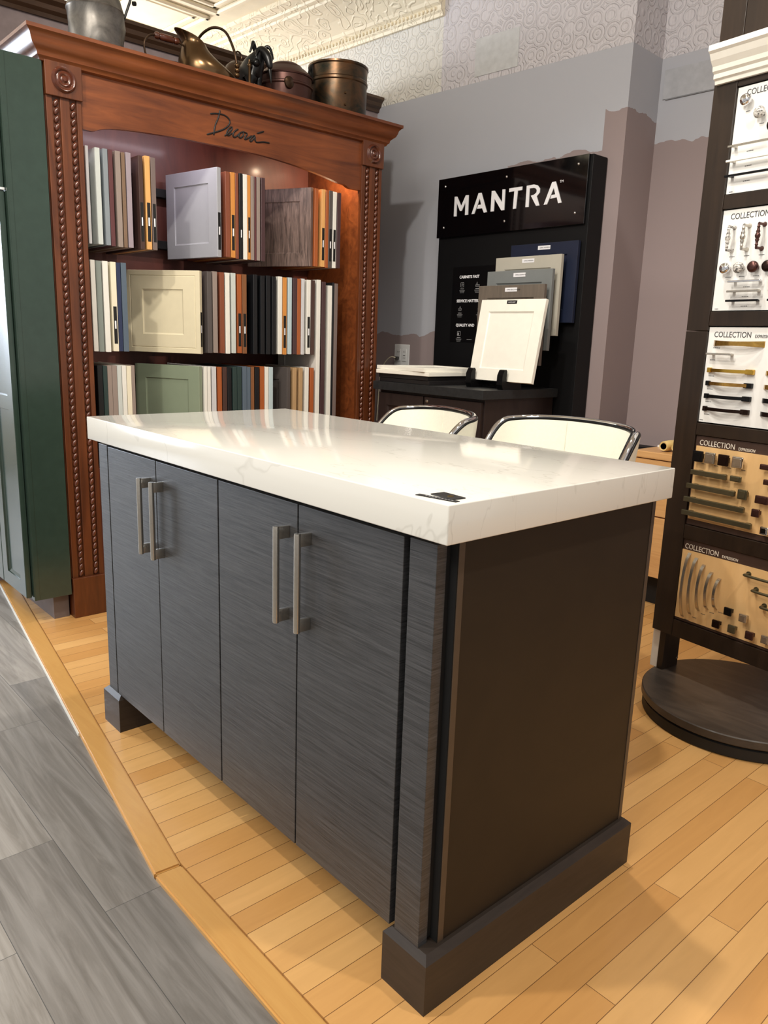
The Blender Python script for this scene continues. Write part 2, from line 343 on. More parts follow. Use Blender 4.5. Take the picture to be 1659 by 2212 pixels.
def wall_material(name, boundary):
    """grey-blue paint over mauve; embossed paper above z=2.45"""
    m, N, L, p = newmat(name)
    p.inputs['Roughness'].default_value = .7
    g = N.new('ShaderNodeNewGeometry'); sep = N.new('ShaderNodeSeparateXYZ'); L.new(g.outputs['Position'], sep.inputs[0])
    def mth(op, a, b=None, c=None):
        n = N.new('ShaderNodeMath'); n.operation = op
        for i, v in enumerate((a, b, c)):
            if v is None: continue
            if isinstance(v, (int, float)): n.inputs[i].default_value = v
            else: L.new(v, n.inputs[i])
        return n.outputs[0]
    nz = N.new('ShaderNodeTexNoise'); nz.inputs['Scale'].default_value = 6; nz.inputs['Detail'].default_value = 4; L.new(g.outputs['Position'], nz.inputs['Vector'])
    wob = mth('MULTIPLY', mth('SUBTRACT', nz.outputs['Fac'], .5), .12)
    X, Y, Z = sep.outputs
    b = boundary(mth, X, Y, Z)
    fac = mth('GREATER_THAN', mth('ADD', Z, wob), b)
    mx = N.new('ShaderNodeMix'); mx.data_type = 'RGBA'; L.new(fac, mx.inputs['Factor'])
    mx.inputs['A'].default_value = M_wall_low; mx.inputs['B'].default_value = M_wall_up
    up = mth('GREATER_THAN', Z, 2.452)
    m2 = N.new('ShaderNodeMix'); m2.data_type = 'RGBA'; L.new(up, m2.inputs['Factor']); L.new(mx.outputs['Result'], m2.inputs['A'])
    lft = mth('LESS_THAN', X, -2.477)
    m3 = N.new('ShaderNodeMix'); m3.data_type = 'RGBA'; L.new(lft, m3.inputs['Factor']); m3.inputs['A'].default_value = S(196, 193, 198); m3.inputs['B'].default_value = S(208, 206, 200)
    L.new(m3.outputs['Result'], m2.inputs['B'])
    L.new(m2.outputs['Result'], p.inputs['Base Color'])
    # embossed scrolls: ring waves around voronoi cells
    vo = N.new('ShaderNodeTexVoronoi'); vo.inputs['Scale'].default_value = 14; vo.inputs['Randomness'].default_value = .55; L.new(g.outputs['Position'], vo.inputs['Vector'])
    s = mth('SINE', mth('MULTIPLY', vo.outputs['Distance'], 26))
    wv = mth('SINE', mth('MULTIPLY', X, 420))
    h = mth('ADD', mth('MULTIPLY', mth('MAXIMUM', s, 0), 1.0), mth('MULTIPLY', wv, .12))
    bp = N.new('ShaderNodeBump'); bp.inputs['Distance'].default_value = .004; bp.inputs['Strength'].default_value = .9
    L.new(mth('MULTIPLY', h, up), bp.inputs['Height']); L.new(bp.outputs['Normal'], p.inputs['Normal'])
    return m

def bnd_back(mth, X, Y, Z):
    # right of x=-1.52 mauve reaches 2.2, left of it grey down to 2.03 and, past the black panel, to 1.185
    right = mth('GREATER_THAN', X, -1.47)
    far = mth('LESS_THAN', X, -2.0)
    base = mth('ADD', 2.03, mth('MULTIPLY', right, .17))
    return mth('SUBTRACT', base, mth('MULTIPLY', far, .845))
wm_back = wall_material('paint_back', bnd_back)
wm_right = wall_material('paint_right', lambda mth, X, Y, Z: mth('ADD', 2.09, 0))
TOPZ = 3.6
bm = nb(); box(bm, -6.0, 0, 0, .30, 0, TOPZ, M=MW); struct('wall_back', bm, wm_back)
# slight offset of the paper layer right of the seam, and a smooth patch where paper was removed
bm = nb(); box(bm, -.889+.06, -.62+.06, -.003, 0, 2.478, 2.655, M=Matrix.Translation(W0-tv*.06) @ Matrix.Rotation(TH, 4, 'Z'))
bm2 = bm; struct('trim_4', bm2, plain('patch', S(188, 190, 192), .7))
bm = nb(); box(bm, -1.75, 3.2, 2.75, 2.95, 0, TOPZ); struct('wall_right', bm, wm_right)
bm = nb(); box(bm, -1.40, -1.365, 2.49, 2.76, 0, TOPZ)
bm.free()
# rail ledge lines on the right wall
bm = nb(); box(bm, -1.34, .6, 2.744, 2.752, 2.27, 2.275); struct('trim_5', bm, plain('ledge_line', S(120, 122, 126), .7))
bm = nb(); box(bm, -1.355, .6, 2.745, 2.752, 2.275, 2.40); struct('trim_6', bm, plain('ledge', S(166, 168, 174), .7))
# low partition behind the display cabinet with a dark moulded cap
bm = nb(); box(bm, -3.12, -2.96, .12, 2.388, 0, 2.44); struct('wall_left', bm, plain('mauve_paint', M_wall_low, .7))
bm = nb()
prof = [(0, 2.425), (.012, 2.425), (.016, 2.44), (.03, 2.452), (.034, 2.47), (.052, 2.484), (.052, 2.498), (-.2, 2.498), (-.2, 2.425)]
sweep_profile(bm, prof, [(-2.96, .10), (-2.96, 2.385)]); struct('trim_7', bm, wood('cap_wood', S(50, 34, 22), S(84, 60, 42), (20, 2, 20), rough=.4))

# ---- tin ceiling with coved frieze along the back wall
bm = nb()
fr = [(0, 2.815), (.016, 2.815), (.02, 2.83), (.03, 2.838), (.032, 2.862), (.05, 2.872), (.06, 2.885), (.12, 2.93), (.19, 2.965), (.235, 2.978), (.24, 2.99), (.27, 2.992), (.275, 3.004), (.335, 3.01), (.335, 3.05), (0, 3.05)]
A = W0-tv*4.6; B = W0-tv*1.115
bm_path = [(A.x, A.y), (B.x, B.y)]
sweep_profile(bm, fr, bm_path); 
m_frieze, N, L, p = newmat('tin_frieze'); p.inputs['Base Color'].default_value = S(230, 220, 196); p.inputs['Roughness'].default_value = .5
g = N.new('ShaderNodeNewGeometry'); vo = N.new('ShaderNodeTexVoronoi'); vo.inputs['Scale'].default_value = 11; vo.feature = 'SMOOTH_F1'
wp = N.new('ShaderNodeTexNoise'); wp.inputs['Scale'].default_value = 9; L.new(g.outputs['Position'], wp.inputs['Vector'])
ad = N.new('ShaderNodeVectorMath'); ad.operation = 'MULTIPLY_ADD'; ad.inputs[1].default_value = (.12, .12, .12); L.new(wp.outputs['Color'], ad.inputs[0]); L.new(g.outputs['Position'], ad.inputs[2]); L.new(ad.outputs[0], vo.inputs['Vector'])
sn = N.new('ShaderNodeMath'); sn.operation = 'MULTIPLY'; sn.inputs[1].default_value = 34; L.new(vo.outputs['Distance'], sn.inputs[0])
s2 = N.new('ShaderNodeMath'); s2.operation = 'SINE'; L.new(sn.outputs[0], s2.inputs[0])
s3 = N.new('ShaderNodeMath'); s3.operation = 'MAXIMUM'; s3.inputs[1].default_value = .35; L.new(s2.outputs[0], s3.inputs[0])
bp = N.new('ShaderNodeBump'); bp.inputs['Distance'].default_value = .008; bp.inputs['Strength'].default_value = .7; L.new(s3.outputs[0], bp.inputs['Height']); L.new(bp.outputs['Normal'], p.inputs['Normal'])
struct('trim_8', bm, m_frieze)
# bead row along the lower edge of the frieze
bm = nb()
for i in range(118):
    t = -4.55+i*.029
    c = W0+tv*t-nv*.036
    bmesh.ops.create_icosphere(bm, subdivisions=1, radius=.0085, matrix=Matrix.Translation((c.x, c.y, 2.85)) @ Matrix.Diagonal((1, 1, 1.3, 1)))
struct('trim_9', bm, cornice_cream, True)
# ceiling plane with coffers, aligned with the back wall
bm = nb()
box(bm, -4.6, -1.115, -5.2, -.30, 3.035, 3.09, M=MW)
struct('ceiling', bm, cornice_cream)
bm = nb()
for i in range(6):
    for j in range(8):
        cx_ = -4.42+.62*i+.31; cy_ = -.62-.62*j-.12
        for (hw, z0, z1) in ((.27, 3.012, 3.036), (.21, 3.02, 3.036)):
            for (a, b, c, d) in ((-hw, hw, -hw, -hw+.035), (-hw, hw, hw-.035, hw), (-hw, -hw+.035, -hw, hw), (hw-.035, hw, -hw, hw)):
                if cx_+hw < -1.12: box(bm, cx_+a, cx_+b, cy_+c, cy_+d, z0, z1, bev=.008, M=MW, seg=1)
struct('trim_10', bm, cornice_cream)
bm = nb(); box(bm, -1.115, -1.09, -5.2, -.30, 3.03, TOPZ, M=MW); struct('wall_soffit', bm, cornice_cream)
bm = nb(); box(bm, -1.12, 4.4, -6.2, .5, TOPZ, TOPZ+.05, M=MW); struct('ceiling', bm, plain('upper_ceiling', S(225, 218, 200), .6))
# partition at far left that carries on the lower room (behind the cap)
bm = nb(); box(bm, -6.2, -6.1, -3, 3, 0, 3.6); struct('wall_far', bm, plain('far_paint', S(190, 184, 172), .7))
# ================================================================ ISLAND
isl = thing('kitchen_island', 'charcoal wood-grain kitchen island base with four doors under the white slab', 'kitchen island', (-.69, .34, 0))
YF = .0275; ZB = .1108; ZT = .8374
bm = nb(); box(bm, -1.36, -.0335, .062, .655, .112, .852); obj('carcass', bm, black_gap, isl)
bm = nb(); box(bm, -1.355, -.05, .0495, .063, .116, .848); obj('face_frame', bm, black_gap, isl)
def island_door(x0, x1, hx):
    bm = nb(); box(bm, x0, x1, YF, YF+.021, ZB, ZT, .001)
    d = obj('door', bm, island_wood, isl)
    bm = nb()
    lathe(bm, [(.0002, .598), (.0062, .5985), (.0066, .602), (.0066, .789), (.0062, .7925), (.0002, .793)], hx, -.001, 0, 24)
    sgn = 1
    for z in (.612, .779):
        box(bm, hx-.0055, hx+.0055, -.001, YF, z-.012, z+.012, .0008)
    h = obj('handle', bm, steel, d, True)
    tag(h, 'brushed nickel bar handle')
island_door(-1.3045, -1.0165, -1.050); island_door(-1.0130, -.7165, -.982)
island_door(-.7115, -.4165, -.446); island_door(-.4125, -.1205, -.376)
for a, b in ((-1.366, -1.3095), (-.1064, -.0454)):
    bm = nb(); box(bm, a, b, YF, YF+.022, ZB, ZT+.002, .0008); obj('filler_panel', bm, island_wood, isl)
bm = nb(); box(bm, -.035, -.0325, .0625, .652, .108, .8515); obj('end_panel', bm, island_side, isl)
bm = nb(); box(bm, -1.368, -1.362, .0625, .652, .108, .8515); obj('end_panel', bm, island_side, isl)
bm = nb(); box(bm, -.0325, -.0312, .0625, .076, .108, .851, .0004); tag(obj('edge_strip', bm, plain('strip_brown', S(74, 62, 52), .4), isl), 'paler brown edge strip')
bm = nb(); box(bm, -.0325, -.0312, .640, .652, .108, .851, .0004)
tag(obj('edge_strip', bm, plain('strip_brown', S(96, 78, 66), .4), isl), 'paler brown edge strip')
def foot(x0, x1, y0, y1):
    bm = nb(); c = .012
    box(bm, x0, x1, y0, y1, 0, .0999)
    vs = box(bm, x0, x1, y0, y1, .0999, .1115)
    for v in vs:
        if v.co.z > .11:
            v.co.x += c if v.co.x < (x0+x1)/2 else -c
            v.co.y += c if v.co.y < (y0+y1)/2 else -c
    return obj('plinth', bm, island_trim, isl)
foot(-.125, -.0135, .0165, .667); foot(-1.3865, -1.278, .0165, .667)

# countertop : one thick quartz slab
m, N, L, p = newmat('quartz'); p.inputs['Roughness'].default_value = .13; p.inputs['Coat Weight'].default_value = .3; p.inputs['Coat Roughness'].default_value = .05
g = N.new('ShaderNodeNewGeometry')
def vein(sc, thr, rot):
    mp = N.new('ShaderNodeMapping'); mp.inputs['Rotation'].default_value = rot; mp.inputs['Scale'].default_value = (1, 2.6, 1); L.new(g.outputs['Position'], mp.inputs['Vector'])
    n = N.new('ShaderNodeTexNoise'); n.inputs['Scale'].default_value = sc; n.inputs['Detail'].default_value = 5; n.inputs['Roughness'].default_value = .62; n.inputs['Distortion'].default_value = .3
    L.new(mp.outputs[0], n.inputs['Vector'])
    a = N.new('ShaderNodeMath'); a.operation = 'SUBTRACT'; a.inputs[1].default_value = .5; L.new(n.outputs['Fac'], a.inputs[0])
    b = N.new('ShaderNodeMath'); b.operation = 'ABSOLUTE'; L.new(a.outputs[0], b.inputs[0])
    r = N.new('ShaderNodeMapRange'); r.inputs['From Min'].default_value = 0; r.inputs['From Max'].default_value = thr; r.inputs['To Min'].default_value = 1; r.inputs['To Max'].default_value = 0
    L.new(b.outputs[0], r.inputs['Value']); return r.outputs[0]
v1 = vein(1.4, .006, (0, 0, .5))
n2 = N.new('ShaderNodeTexNoise'); n2.inputs['Scale'].default_value = 2.5; L.new(g.outputs['Position'], n2.inputs['Vector'])
q = N.new('ShaderNodeMath'); q.operation = 'MULTIPLY'; L.new(v1, q.inputs[0]); L.new(n2.outputs['Fac'], q.inputs[1])
q2 = N.new('ShaderNodeMath'); q2.operation = 'MULTIPLY'; q2.inputs[1].default_value = .55; L.new(q.outputs[0], q2.inputs[0])
mx = N.new('ShaderNodeMix'); mx.data_type = 'RGBA'; mx.inputs['A'].default_value = S(232, 230, 222); mx.inputs['B'].default_value = S(176, 172, 160); L.new(q2.outputs[0], mx.inputs['Factor']); L.new(mx.outputs['Result'], p.inputs['Base Color'])
quartz = m
bm = nb(); box(bm, -1.372, 0, 0, .6556, .8523, .914, .0022, seg=3)
tag(obj('countertop', bm, quartz, smooth=True, angle=30, loc=(-.686, .328, .8523)), 'thick white quartz countertop slab with faint grey veins on the charcoal island', 'countertop')

# two cards lying at the near corner
def rot_box(cx, cy, w, d, z0, z1, a, bev=0):
    bm = nb(); box(bm, -w/2, w/2, -d/2, d/2, z0, z1, bev, M=Matrix.Translation((cx, cy, 0)) @ Matrix.Rotation(a, 4, 'Z')); return bm
a = math.atan2(.012, .073)
bm = rot_box(-.0465, .0225, .075, .011, .9142, .9150, a); o = tag(obj('name_strip', bm, plain('card_black', S(26, 25, 26), .45), loc=(-.0465, .0225, .9142)), 'narrow black name strip lying at the near corner of the white countertop', 'label')
M_ = Matrix.Translation((-.0465, .0225, .91505)) @ Matrix.Rotation(a, 4, 'Z')
bm = nb()
for i in range(9): box(bm, -.022+i*.006, -.0185+i*.006, -.0015, .0015, 0, .0002, M=M_)
obj('print', bm, txt_grey, o)
a = math.atan2(-.004, .048)
bm = rot_box(-.0465, .046, .05, .028, .9142, .9160, a, .0005); o = tag(obj('business_card', bm, plain('card_dark', S(40, 38, 36), .35), loc=(-.0465, .046, .9142)), 'small dark card with a gold dot lying on the white countertop', 'card')
bm = nb(); lathe(bm, [(.0002, .9161), (.005, .9161), (.005, .9164), (.0002, .9164)], -.040, .045, 0, 16); obj('gold_dot', bm, brass, o)

# ================================================================ BAR STOOLS
def bar_stool(x, y, rz, label, top=.948, W_=.234, D_=.185, a0=math.radians(58), drop=.165):
    t = thing('bar_stool', label, 'bar stool', (x, y, 0), group='white bar stools behind the island')
    R = Matrix.Translation((x, y, 0)) @ Matrix.Rotation(rz, 4, 'Z')
    # shell plan: superellipse, open towards -y (the island)
    def plan(th, r=1.0, k=1.0):
        c, s = math.sin(th), math.cos(th)         # th=0 at the back (+y)
        n = 2.9
        rr = (abs(c)**n+abs(s)**n)**(-1/n)
        return Vector((W_*k*rr*c, D_*k*rr*s, 0))
    def topz(th):
        a = abs(th)
        if a < a0: return top-.012*(a/a0)**2
        u = min(1, (a-a0)/math.radians(60)); return top-.012-drop*(u*u*(3-2*u))
    def shell(inner, outer, name, mat, zlow=.66):
        bm = nb(); n = 56; lim = math.radians(118); rows = 9
        def surf(k0, k1):
            G = []
            for i in range(n+1):
                th = -lim+2*lim*i/n; col = []
                for j in range(rows+1):
                    f = j/rows; z = zlow+(topz(th)-.006-zlow)*f
                    k = k0+(k1-k0)*f**.8
                    p_ = plan(th, 1, k); col.append(bm.verts.new(R @ Vector((p_.x, p_.y+.03, z))))
                G.append(col)
            return G
        A = surf(*inner); B = surf(*outer)
        for G in (A, B):
            for i in range(n):
                for j in range(rows): bm.faces.new((G[i][j], G[i+1][j], G[i+1][j+1], G[i][j+1]))
        for i in range(n):
            bm.faces.new((A[i][-1], A[i+1][-1], B[i+1][-1], B[i][-1])); bm.faces.new((A[i][0], A[i+1][0], B[i+1][0], B[i][0]))
        for i in (0, n):
            for j in range(rows): bm.faces.new((A[i][j], A[i][j+1], B[i][j+1], B[i][j]))
        return obj(name, bm, mat, t, True, 60)
    shell((.80, .93), (.92, 1.05), 'backrest', cream_leather)
    lim = math.radians(118)
    def rimpath(k, dz):
        return [R @ Vector((plan(th, 1, k).x, plan(th, 1, k).y+.03, topz(th)+dz)) for th in [-lim+2*lim*i/70 for i in range(71)]]
    bm = nb(); tube(bm, rimpath(.995, 0), .0085, 10); tag(obj('rim', bm, chrome, t, True, 60), 'chrome rim along the backrest')
    bm = nb(); tube(bm, rimpath(.955, -.002), .0045, 8); tube(bm, rimpath(1.038, -.004), .0035, 8); tag(obj('piping', bm, blackmetal, t, True, 60), 'black piping beside the chrome rim')
    bm = nb()
    for th in (-.22,):
        pts = []
        for j in range(12):
            f = j/11; k = .80+.13*f**.8-.004; p_ = plan(th, 1, k); pts.append(R @ Vector((p_.x, p_.y+.03, .67+(topz(th)-.68)*f)))
        tube(bm, pts, .0012, 6)
    obj('seam', bm, plain('seam', S(222, 220, 205), .6), t)
    bm = nb()
    lathe(bm, [(.001, .60), (.17, .60), (.19, .62), (.195, .65), (.18, .672), (.12, .68), (.001, .682)], x, y+.02, 0, 40); obj('seat', bm, cream_leather, t, True, 60)
    bm = nb(); lathe(bm, [(.001, .02), (.028, .02), (.028, .35), (.018, .352), (.018, .60), (.001, .60)], x, y+.02, 0, 24); obj('column', bm, chrome, t, True, 50)
    bm = nb(); lathe(bm, [(.001, 0), (.19, 0), (.192, .006), (.17, .014), (.05, .026), (.03, .04), (.001, .04)], x, y+.02, 0, 44); obj('base', bm, chrome, t, True, 50)
    bm = nb(); tube(bm, [(x+.13*math.cos(q_), y-.06+.11*math.sin(q_), .28) for q_ in [2*PI*i/28 for i in range(28)]], .008, 8, True); box(bm, x-.012, x+.012, y-.01, y+.05, .274, .286); obj('footrest', bm, chrome, t, True, 50)
bar_stool(-.579, .978, math.radians(0), 'white bar stool with chrome rim nearer the right end of the island', .930, .238, .177)
bar_stool(-1.070, .868, math.radians(-15), 'white bar stool with chrome rim in front of the dark low cabinet doors', .926, .228, .194)
# ================================================================ CHERRY DISPLAY CABINET
XF = -2.286; YA = .258; YB = 1.846
cab = thing('display_cabinet', 'tall carved cherry cabinet with rope-moulded pilasters holding rows of door samples', 'display cabinet', (-2.6, 1.05, 0))
bm = nb()
box(bm, -2.93, XF-.012, YA, YA+.02, 0, 2.06); box(bm, -2.93, XF-.012, YB-.02, YB, 0, 2.06)
box(bm, -2.93, XF-.02, YA+.02, YB-.02, 2.03, 2.06)
obj('side_panel', bm, cherry, cab)
bm = nb(); box(bm, -2.93, -2.72, YA+.02, YB-.02, 0, 2.03); obj('back_panel', bm, cherry_in, cab)
bm = nb(); box(bm, -2.72, XF-.02, YA+.02, YA+.13, .1, 2.03); obj('inner_side', bm, cherry_h, cab)
bm = nb(); box(bm, -2.72, XF-.02, YB-.13, YB-.02, .1, 2.03); obj('inner_side', bm, cherry_h, cab)
bm = nb(); box(bm, -2.72, XF-.02, YA+.13, YB-.13, .12, .60); obj('lower_shelf', bm, cherry_in, cab)
def ellipsoid_rope(bm, y, z0, z1, x, r=.0085, pitch=.0265):
    n = int((z1-z0)/pitch)
    for i in range(n):
        z = z0+pitch*(i+.5)
        M_ = Matrix.Translation((x, y, z)) @ Matrix.Rotation(math.radians(-20), 4, 'X') @ Matrix.Diagonal((.9, 1, 1.75, 1))
        bmesh.ops.create_uvsphere(bm, u_segments=10, v_segments=6, radius=r, matrix=M_)
for y0 in (YA+.003, YB-.129):
    y1 = y0+.126
    bm = nb(); box(bm, XF-.03, XF-.010, y0, y1, .165, 1.955)
    for ya, yb in ((y0, y0+.022), (y0+.049, y0+.083), (y1-.018, y1)): box(bm, XF-.012, XF-.002, ya, yb, .165, 1.955, .002)
    pil = obj('pilaster', bm, cherry, cab)
    for yr in (y0+.0355, y1-.0305):
        bm = nb(); ellipsoid_rope(bm, yr, .168, 1.952, XF-.006); tag(obj('rope_moulding', bm, cherry_dark, pil, True, 80), 'twisted rope moulding')
    bm = nb(); box(bm, XF-.03, XF+.010, y0-.004, y1+.002, 0, .166, .002); obj('plinth_block', bm, cherry, pil)
    bm = nb(); box(bm, XF-.03, XF+.008, y0-.002, y1+.002, 1.950, 2.062, .002); rb = obj('corner_block', bm, cherry, pil)
    bm = nb(); yc = (y0+y1)/2
    lathe(bm, [(.0001, .012), (.006, .0115), (.009, .006), (.013, .004), (.017, .008), (.021, .009), (.025, .004), (.029, .003), (.033, .010), (.037, .011), (.041, .005), (.044, 0), (.0001, 0)][::-1], XF+.008, yc, 2.008, 40, axis='x')
    obj('rosette', bm, cherry_dark, rb, True, 50)
# valance with a shallow arch
arch = [(.39, 1.862), (.43, 1.862), (.455, 1.872), (.50, 1.883), (.60, 1.893), (.75, 1.900), (.90, 1.903), (1.05, 1.904), (1.20, 1.900), (1.35, 1.888), (1.50, 1.868), (1.58, 1.853), (1.62, 1.850), (1.65, 1.838), (1.72, 1.838)]
arch = [(p.x, p.y) for p in smooth_path([(a, b, 0) for a, b in arch], 3)]
bm = nb(); prism(bm, [(1.72, 2.058), (.39, 2.058)]+arch, 'x', XF-.030, XF-.010); val = obj('valance', bm, cherry_h, cab)
bm = nb()
for s in DECORA:
    pth = smooth_path([(XF-.0090, a, b) for a, b in s], 5)
    tube(bm, pth, [.0032 if 0 < i < len(pth)-1 else .0016 for i in range(len(pth))], 8)
tag(obj('lettering', bm, plain('script_black', S(14, 10, 10), .5), val, True, 60), 'black script lettering reading Decorá')
# cornice crown
prof = [(0, 2.052), (.013, 2.056), (.017, 2.064), (.024, 2.070), (.026, 2.080), (.034, 2.088), (.046, 2.098), (.052, 2.112), (.055, 2.124), (.064, 2.134), (.070, 2.138), (.070, 2.150), (-.02, 2.150), (-.02, 2.052)]
bm = nb(); sweep_profile(bm, prof, [(-2.93, YB), (XF-.008, YB), (XF-.008, YA), (-2.93, YA)][::-1])
for f in list(bm.faces): pass
obj('cornice', bm, cherry_h, cab, True, 35)
bm = nb(); box(bm, -2.93, XF, YA-.03, YB+.03, 2.135, 2.149); obj('top_board', bm, cherry_dark, cab)
bm = nb()
for z in (1.53, 1.75, 1.10, 1.33, .70, .93): box(bm, -2.72, -2.679, YA+.13, YB-.13, z-.018, z+.018, .002)
tag(obj('track', bm, black_satin, cab), 'black hanging tracks behind the samples')

# ================================================================ DOOR SAMPLES
COL = dict(lightgrey=(S(196, 196, 198), 'light grey'), palegrey=(S(190, 196, 192), 'pale grey-green'), bluegrey=(S(128, 136, 142), 'blue-grey'),
 burgundy=(S(92, 52, 54), 'burgundy'), taupe=(S(142, 128, 120), 'taupe'), driftwood=(S(122, 98, 78), 'driftwood brown'), mauvegrey=(S(150, 138, 146), 'mauve-grey'),
 darkumber=(S(72, 50, 44), 'dark umber'), maple=(S(222, 168, 102), 'natural maple'), greybrown=(S(112, 98, 94), 'grey-brown'), rosewood=(S(130, 72, 50), 'rosewood'),
 honey=(S(206, 138, 66), 'honey'), black=(S(16, 18, 22), 'black'), white=(S(222, 220, 212), 'white'), plum=(S(70, 48, 50), 'plum brown'),
 orange=(S(164, 88, 44), 'orange-brown'), charcoal=(S(82, 76, 74), 'charcoal'), sage=(S(126, 134, 128), 'sage grey'), cream=(S(224, 216, 192), 'cream'),
 navy=(S(38, 48, 78), 'navy'), slate=(S(84, 98, 112), 'slate blue'), walnut=(S(128, 84, 52), 'walnut'), paleblue=(S(176, 194, 200), 'pale blue'),
 darkgreen=(S(40, 58, 56), 'dark green'), tan=(S(178, 146, 106), 'tan'), greypage=(S(160, 162, 168), 'grey'), beige=(S(214, 204, 174), 'beige'),
 sagegreen=(S(134, 146, 124), 'sage green'), oak=(S(98, 82, 76), 'dark grey oak'))
WOODY = {'maple', 'rosewood', 'honey', 'orange', 'walnut', 'driftwood', 'darkumber', 'burgundy', 'tan'}
def smat(k):
    c = COL[k][0]
    if k in WOODY or k == 'oak':
        d = tuple(v*(.72 if k != 'oak' else .5) for v in c[:3])+(1,); u = tuple(min(1, v*(1.15 if k != 'oak' else 1.9)) for v in c[:3])+(1,)
        return wood('sample_'+k, d, u, (30, 30, 3) if k != 'oak' else (90, 90, 7), rough=.42, coat=.12, contrast=.6 if k != 'oak' else .3, bump=.03)
    return plain('sample_'+k, c, .42, coat=.1, noise=.01)
ORD = ['first', 'second', 'third', 'fourth', 'fifth', 'sixth', 'seventh', 'eighth', 'ninth', 'tenth', 'eleventh', 'twelfth', 'thirteenth', 'fourteenth', 'fifteenth', 'sixteenth']
sticker_m = plain('sticker_black', S(18, 18, 18), .5)
def sample(y, thk, z0, z1, key, label, ang=0, L0=.35, sticker=False, grp=None, rail=.058, x=-2.33, bead=False):
    """slab whose front edge is at (x, y..y+thk); swings back by ang degrees"""
    M_ = Matrix.Translation((x, y, z0)) @ Matrix.Rotation(math.radians(180+ang), 4, 'Z')
    # local x runs to the back, local y from far face (0) towards -thk
    bm = nb()
    Ml = M_ @ Matrix.Translation((0, -thk, 0))
    shaker(bm, L0, z1-z0, thk, rail=rail, dep=.004, M=Ml, bead=bead)
    o = obj('door_sample', bm, smat(key), loc=(x, y+thk/2, z0))
    tag(o, label, 'door sample', grp)
    if sticker:
        bm = nb(); h = z1-z0
        box(bm, -.0006, .0004, -thk*.82, -thk*.18, .03, .03+h*.42, M=M_)
        s = obj('edge_sticker', bm, sticker_m, o)
        bm = nb(); box(bm, -.0009, -.0005, -thk*.64, -thk*.36, .03+h*.17, .03+h*.26, M=M_); obj('sticker_print', bm, letter_white, s)
    return o
def group(rows, z0, z1, row, where, grp, stk=(), thick=None, start=1):
    for i, (y, w, k) in enumerate(rows):
        t = min(w, .0215); yy = y+w-t
        sample(yy, t, z0+random.uniform(-.002, .002), z1+random.uniform(-.002, .002), k,
               '%s door sample, %s from left in the %s row\'s %s' % (COL[k][1], ORD[i+start-1], row, where),
               ang=0, sticker=(i in stk), grp=grp)
g1, g2, g3 = 'door samples in the top row', 'door samples in the middle row', 'door samples in the bottom row'
group(R1A, 1.468, 1.817, 'top', 'left cluster', g1, stk=(7, 8, 9))
group(R1B, 1.470, 1.819, 'top', 'centre cluster', g1, stk=(1, 3, 5), start=2)
group(R1C, 1.472, 1.818, 'top', 'right cluster', g1, stk=(1, 3, 4), start=2)
group(R2A, 1.063, 1.407, 'middle', 'left cluster', g2, stk=(3,))
group(R2B, 1.063, 1.405, 'middle', 'centre cluster', g2, stk=(5, 6), start=2)
group(R2C, 1.063, 1.409, 'middle', 'right cluster', g2, stk=(5, 10))
group(R3A, .660, 1.008, 'bottom', 'left cluster', g3)
group(R3B, .660, 1.004, 'bottom', 'centre cluster', g3, start=2)
R3C2 = [(1.348, .031, 'tan'), (1.383, .031, 'tan')]+R3C[1:]
group(R3C2, .660, 1.001, 'bottom', 'right cluster', g3, start=2)
sample(.9615, .0215, 1.468, 1.828, 'greypage', 'pale grey recessed-panel door sample swung open in the top row', 10, grp=g1, sticker=True)
sample(1.4505, .0215, 1.470, 1.818, 'oak', 'dark grey oak door sample with visible grain swung open, top row right', 24, grp=g1)
sample(.872, .0215, 1.058, 1.404, 'beige', 'beige recessed-panel door sample swung open in the middle row', 35, grp=g2, rail=.078, sticker=True, bead=True)
sample(.862, .0215, .655, 1.005, 'sagegreen', 'sage green recessed-panel door sample swung open in the bottom row', 25, grp=g3)
sample(1.323, .0215, .660, 1.002, 'charcoal', 'charcoal recessed-panel door sample beside the tan ones in the bottom row', 8, grp=g3)
for (y, w, k), zt, lb in zip(R2T, (1.412, 1.405, 1.39, 1.406, 1.402),
        ('white full-height door sample directly right of the dark umber one', 'plum brown full-height door sample between two white ones at the right', 'white full-height door sample, slightly lower, beside the thin black one', 'thin black full-height door sample near the right inner side', 'grey-brown full-height door sample nearest the right inner side of the cherry cabinet')):
    t = min(w, .022); sample(y+w-t, t, .602, zt, k, lb, L0=.33, grp='full-height door samples at the right')

# ================================================================ THINGS ON TOP OF THE CABINET
ZTOP = 2.1505
copper_dark = wood('copper_dark', S(44, 36, 30), S(96, 72, 52), (6, 6, 9), rough=.3, coat=.1, contrast=.7, bump=.02); copper_dark.node_tree.nodes['Principled BSDF'].inputs['Metallic'].default_value = .85
patina = wood('patina_copper', S(44, 52, 46), S(112, 80, 54), (5, 5, 9), rough=.32, coat=.1, contrast=.4, bump=.02); patina.node_tree.nodes['Principled BSDF'].inputs['Metallic'].default_value = .85
brown_pot = plain('brown_copper', S(80, 54, 48), .4, .7, noise=.1, nscale=14)
grey_can = wood('grey_can', S(74, 72, 70), S(140, 136, 130), (9, 9, 9), rough=.38, coat=0, contrast=.5, bump=.3); grey_can.node_tree.nodes['Principled BSDF'].inputs['Metallic'].default_value = .7
brassy = plain('aged_brass', S(112, 88, 62), .24, .9, noise=.12, nscale=9)
iron = plain('dark_iron', S(50, 50, 50), .3, .8, noise=.15, nscale=20)
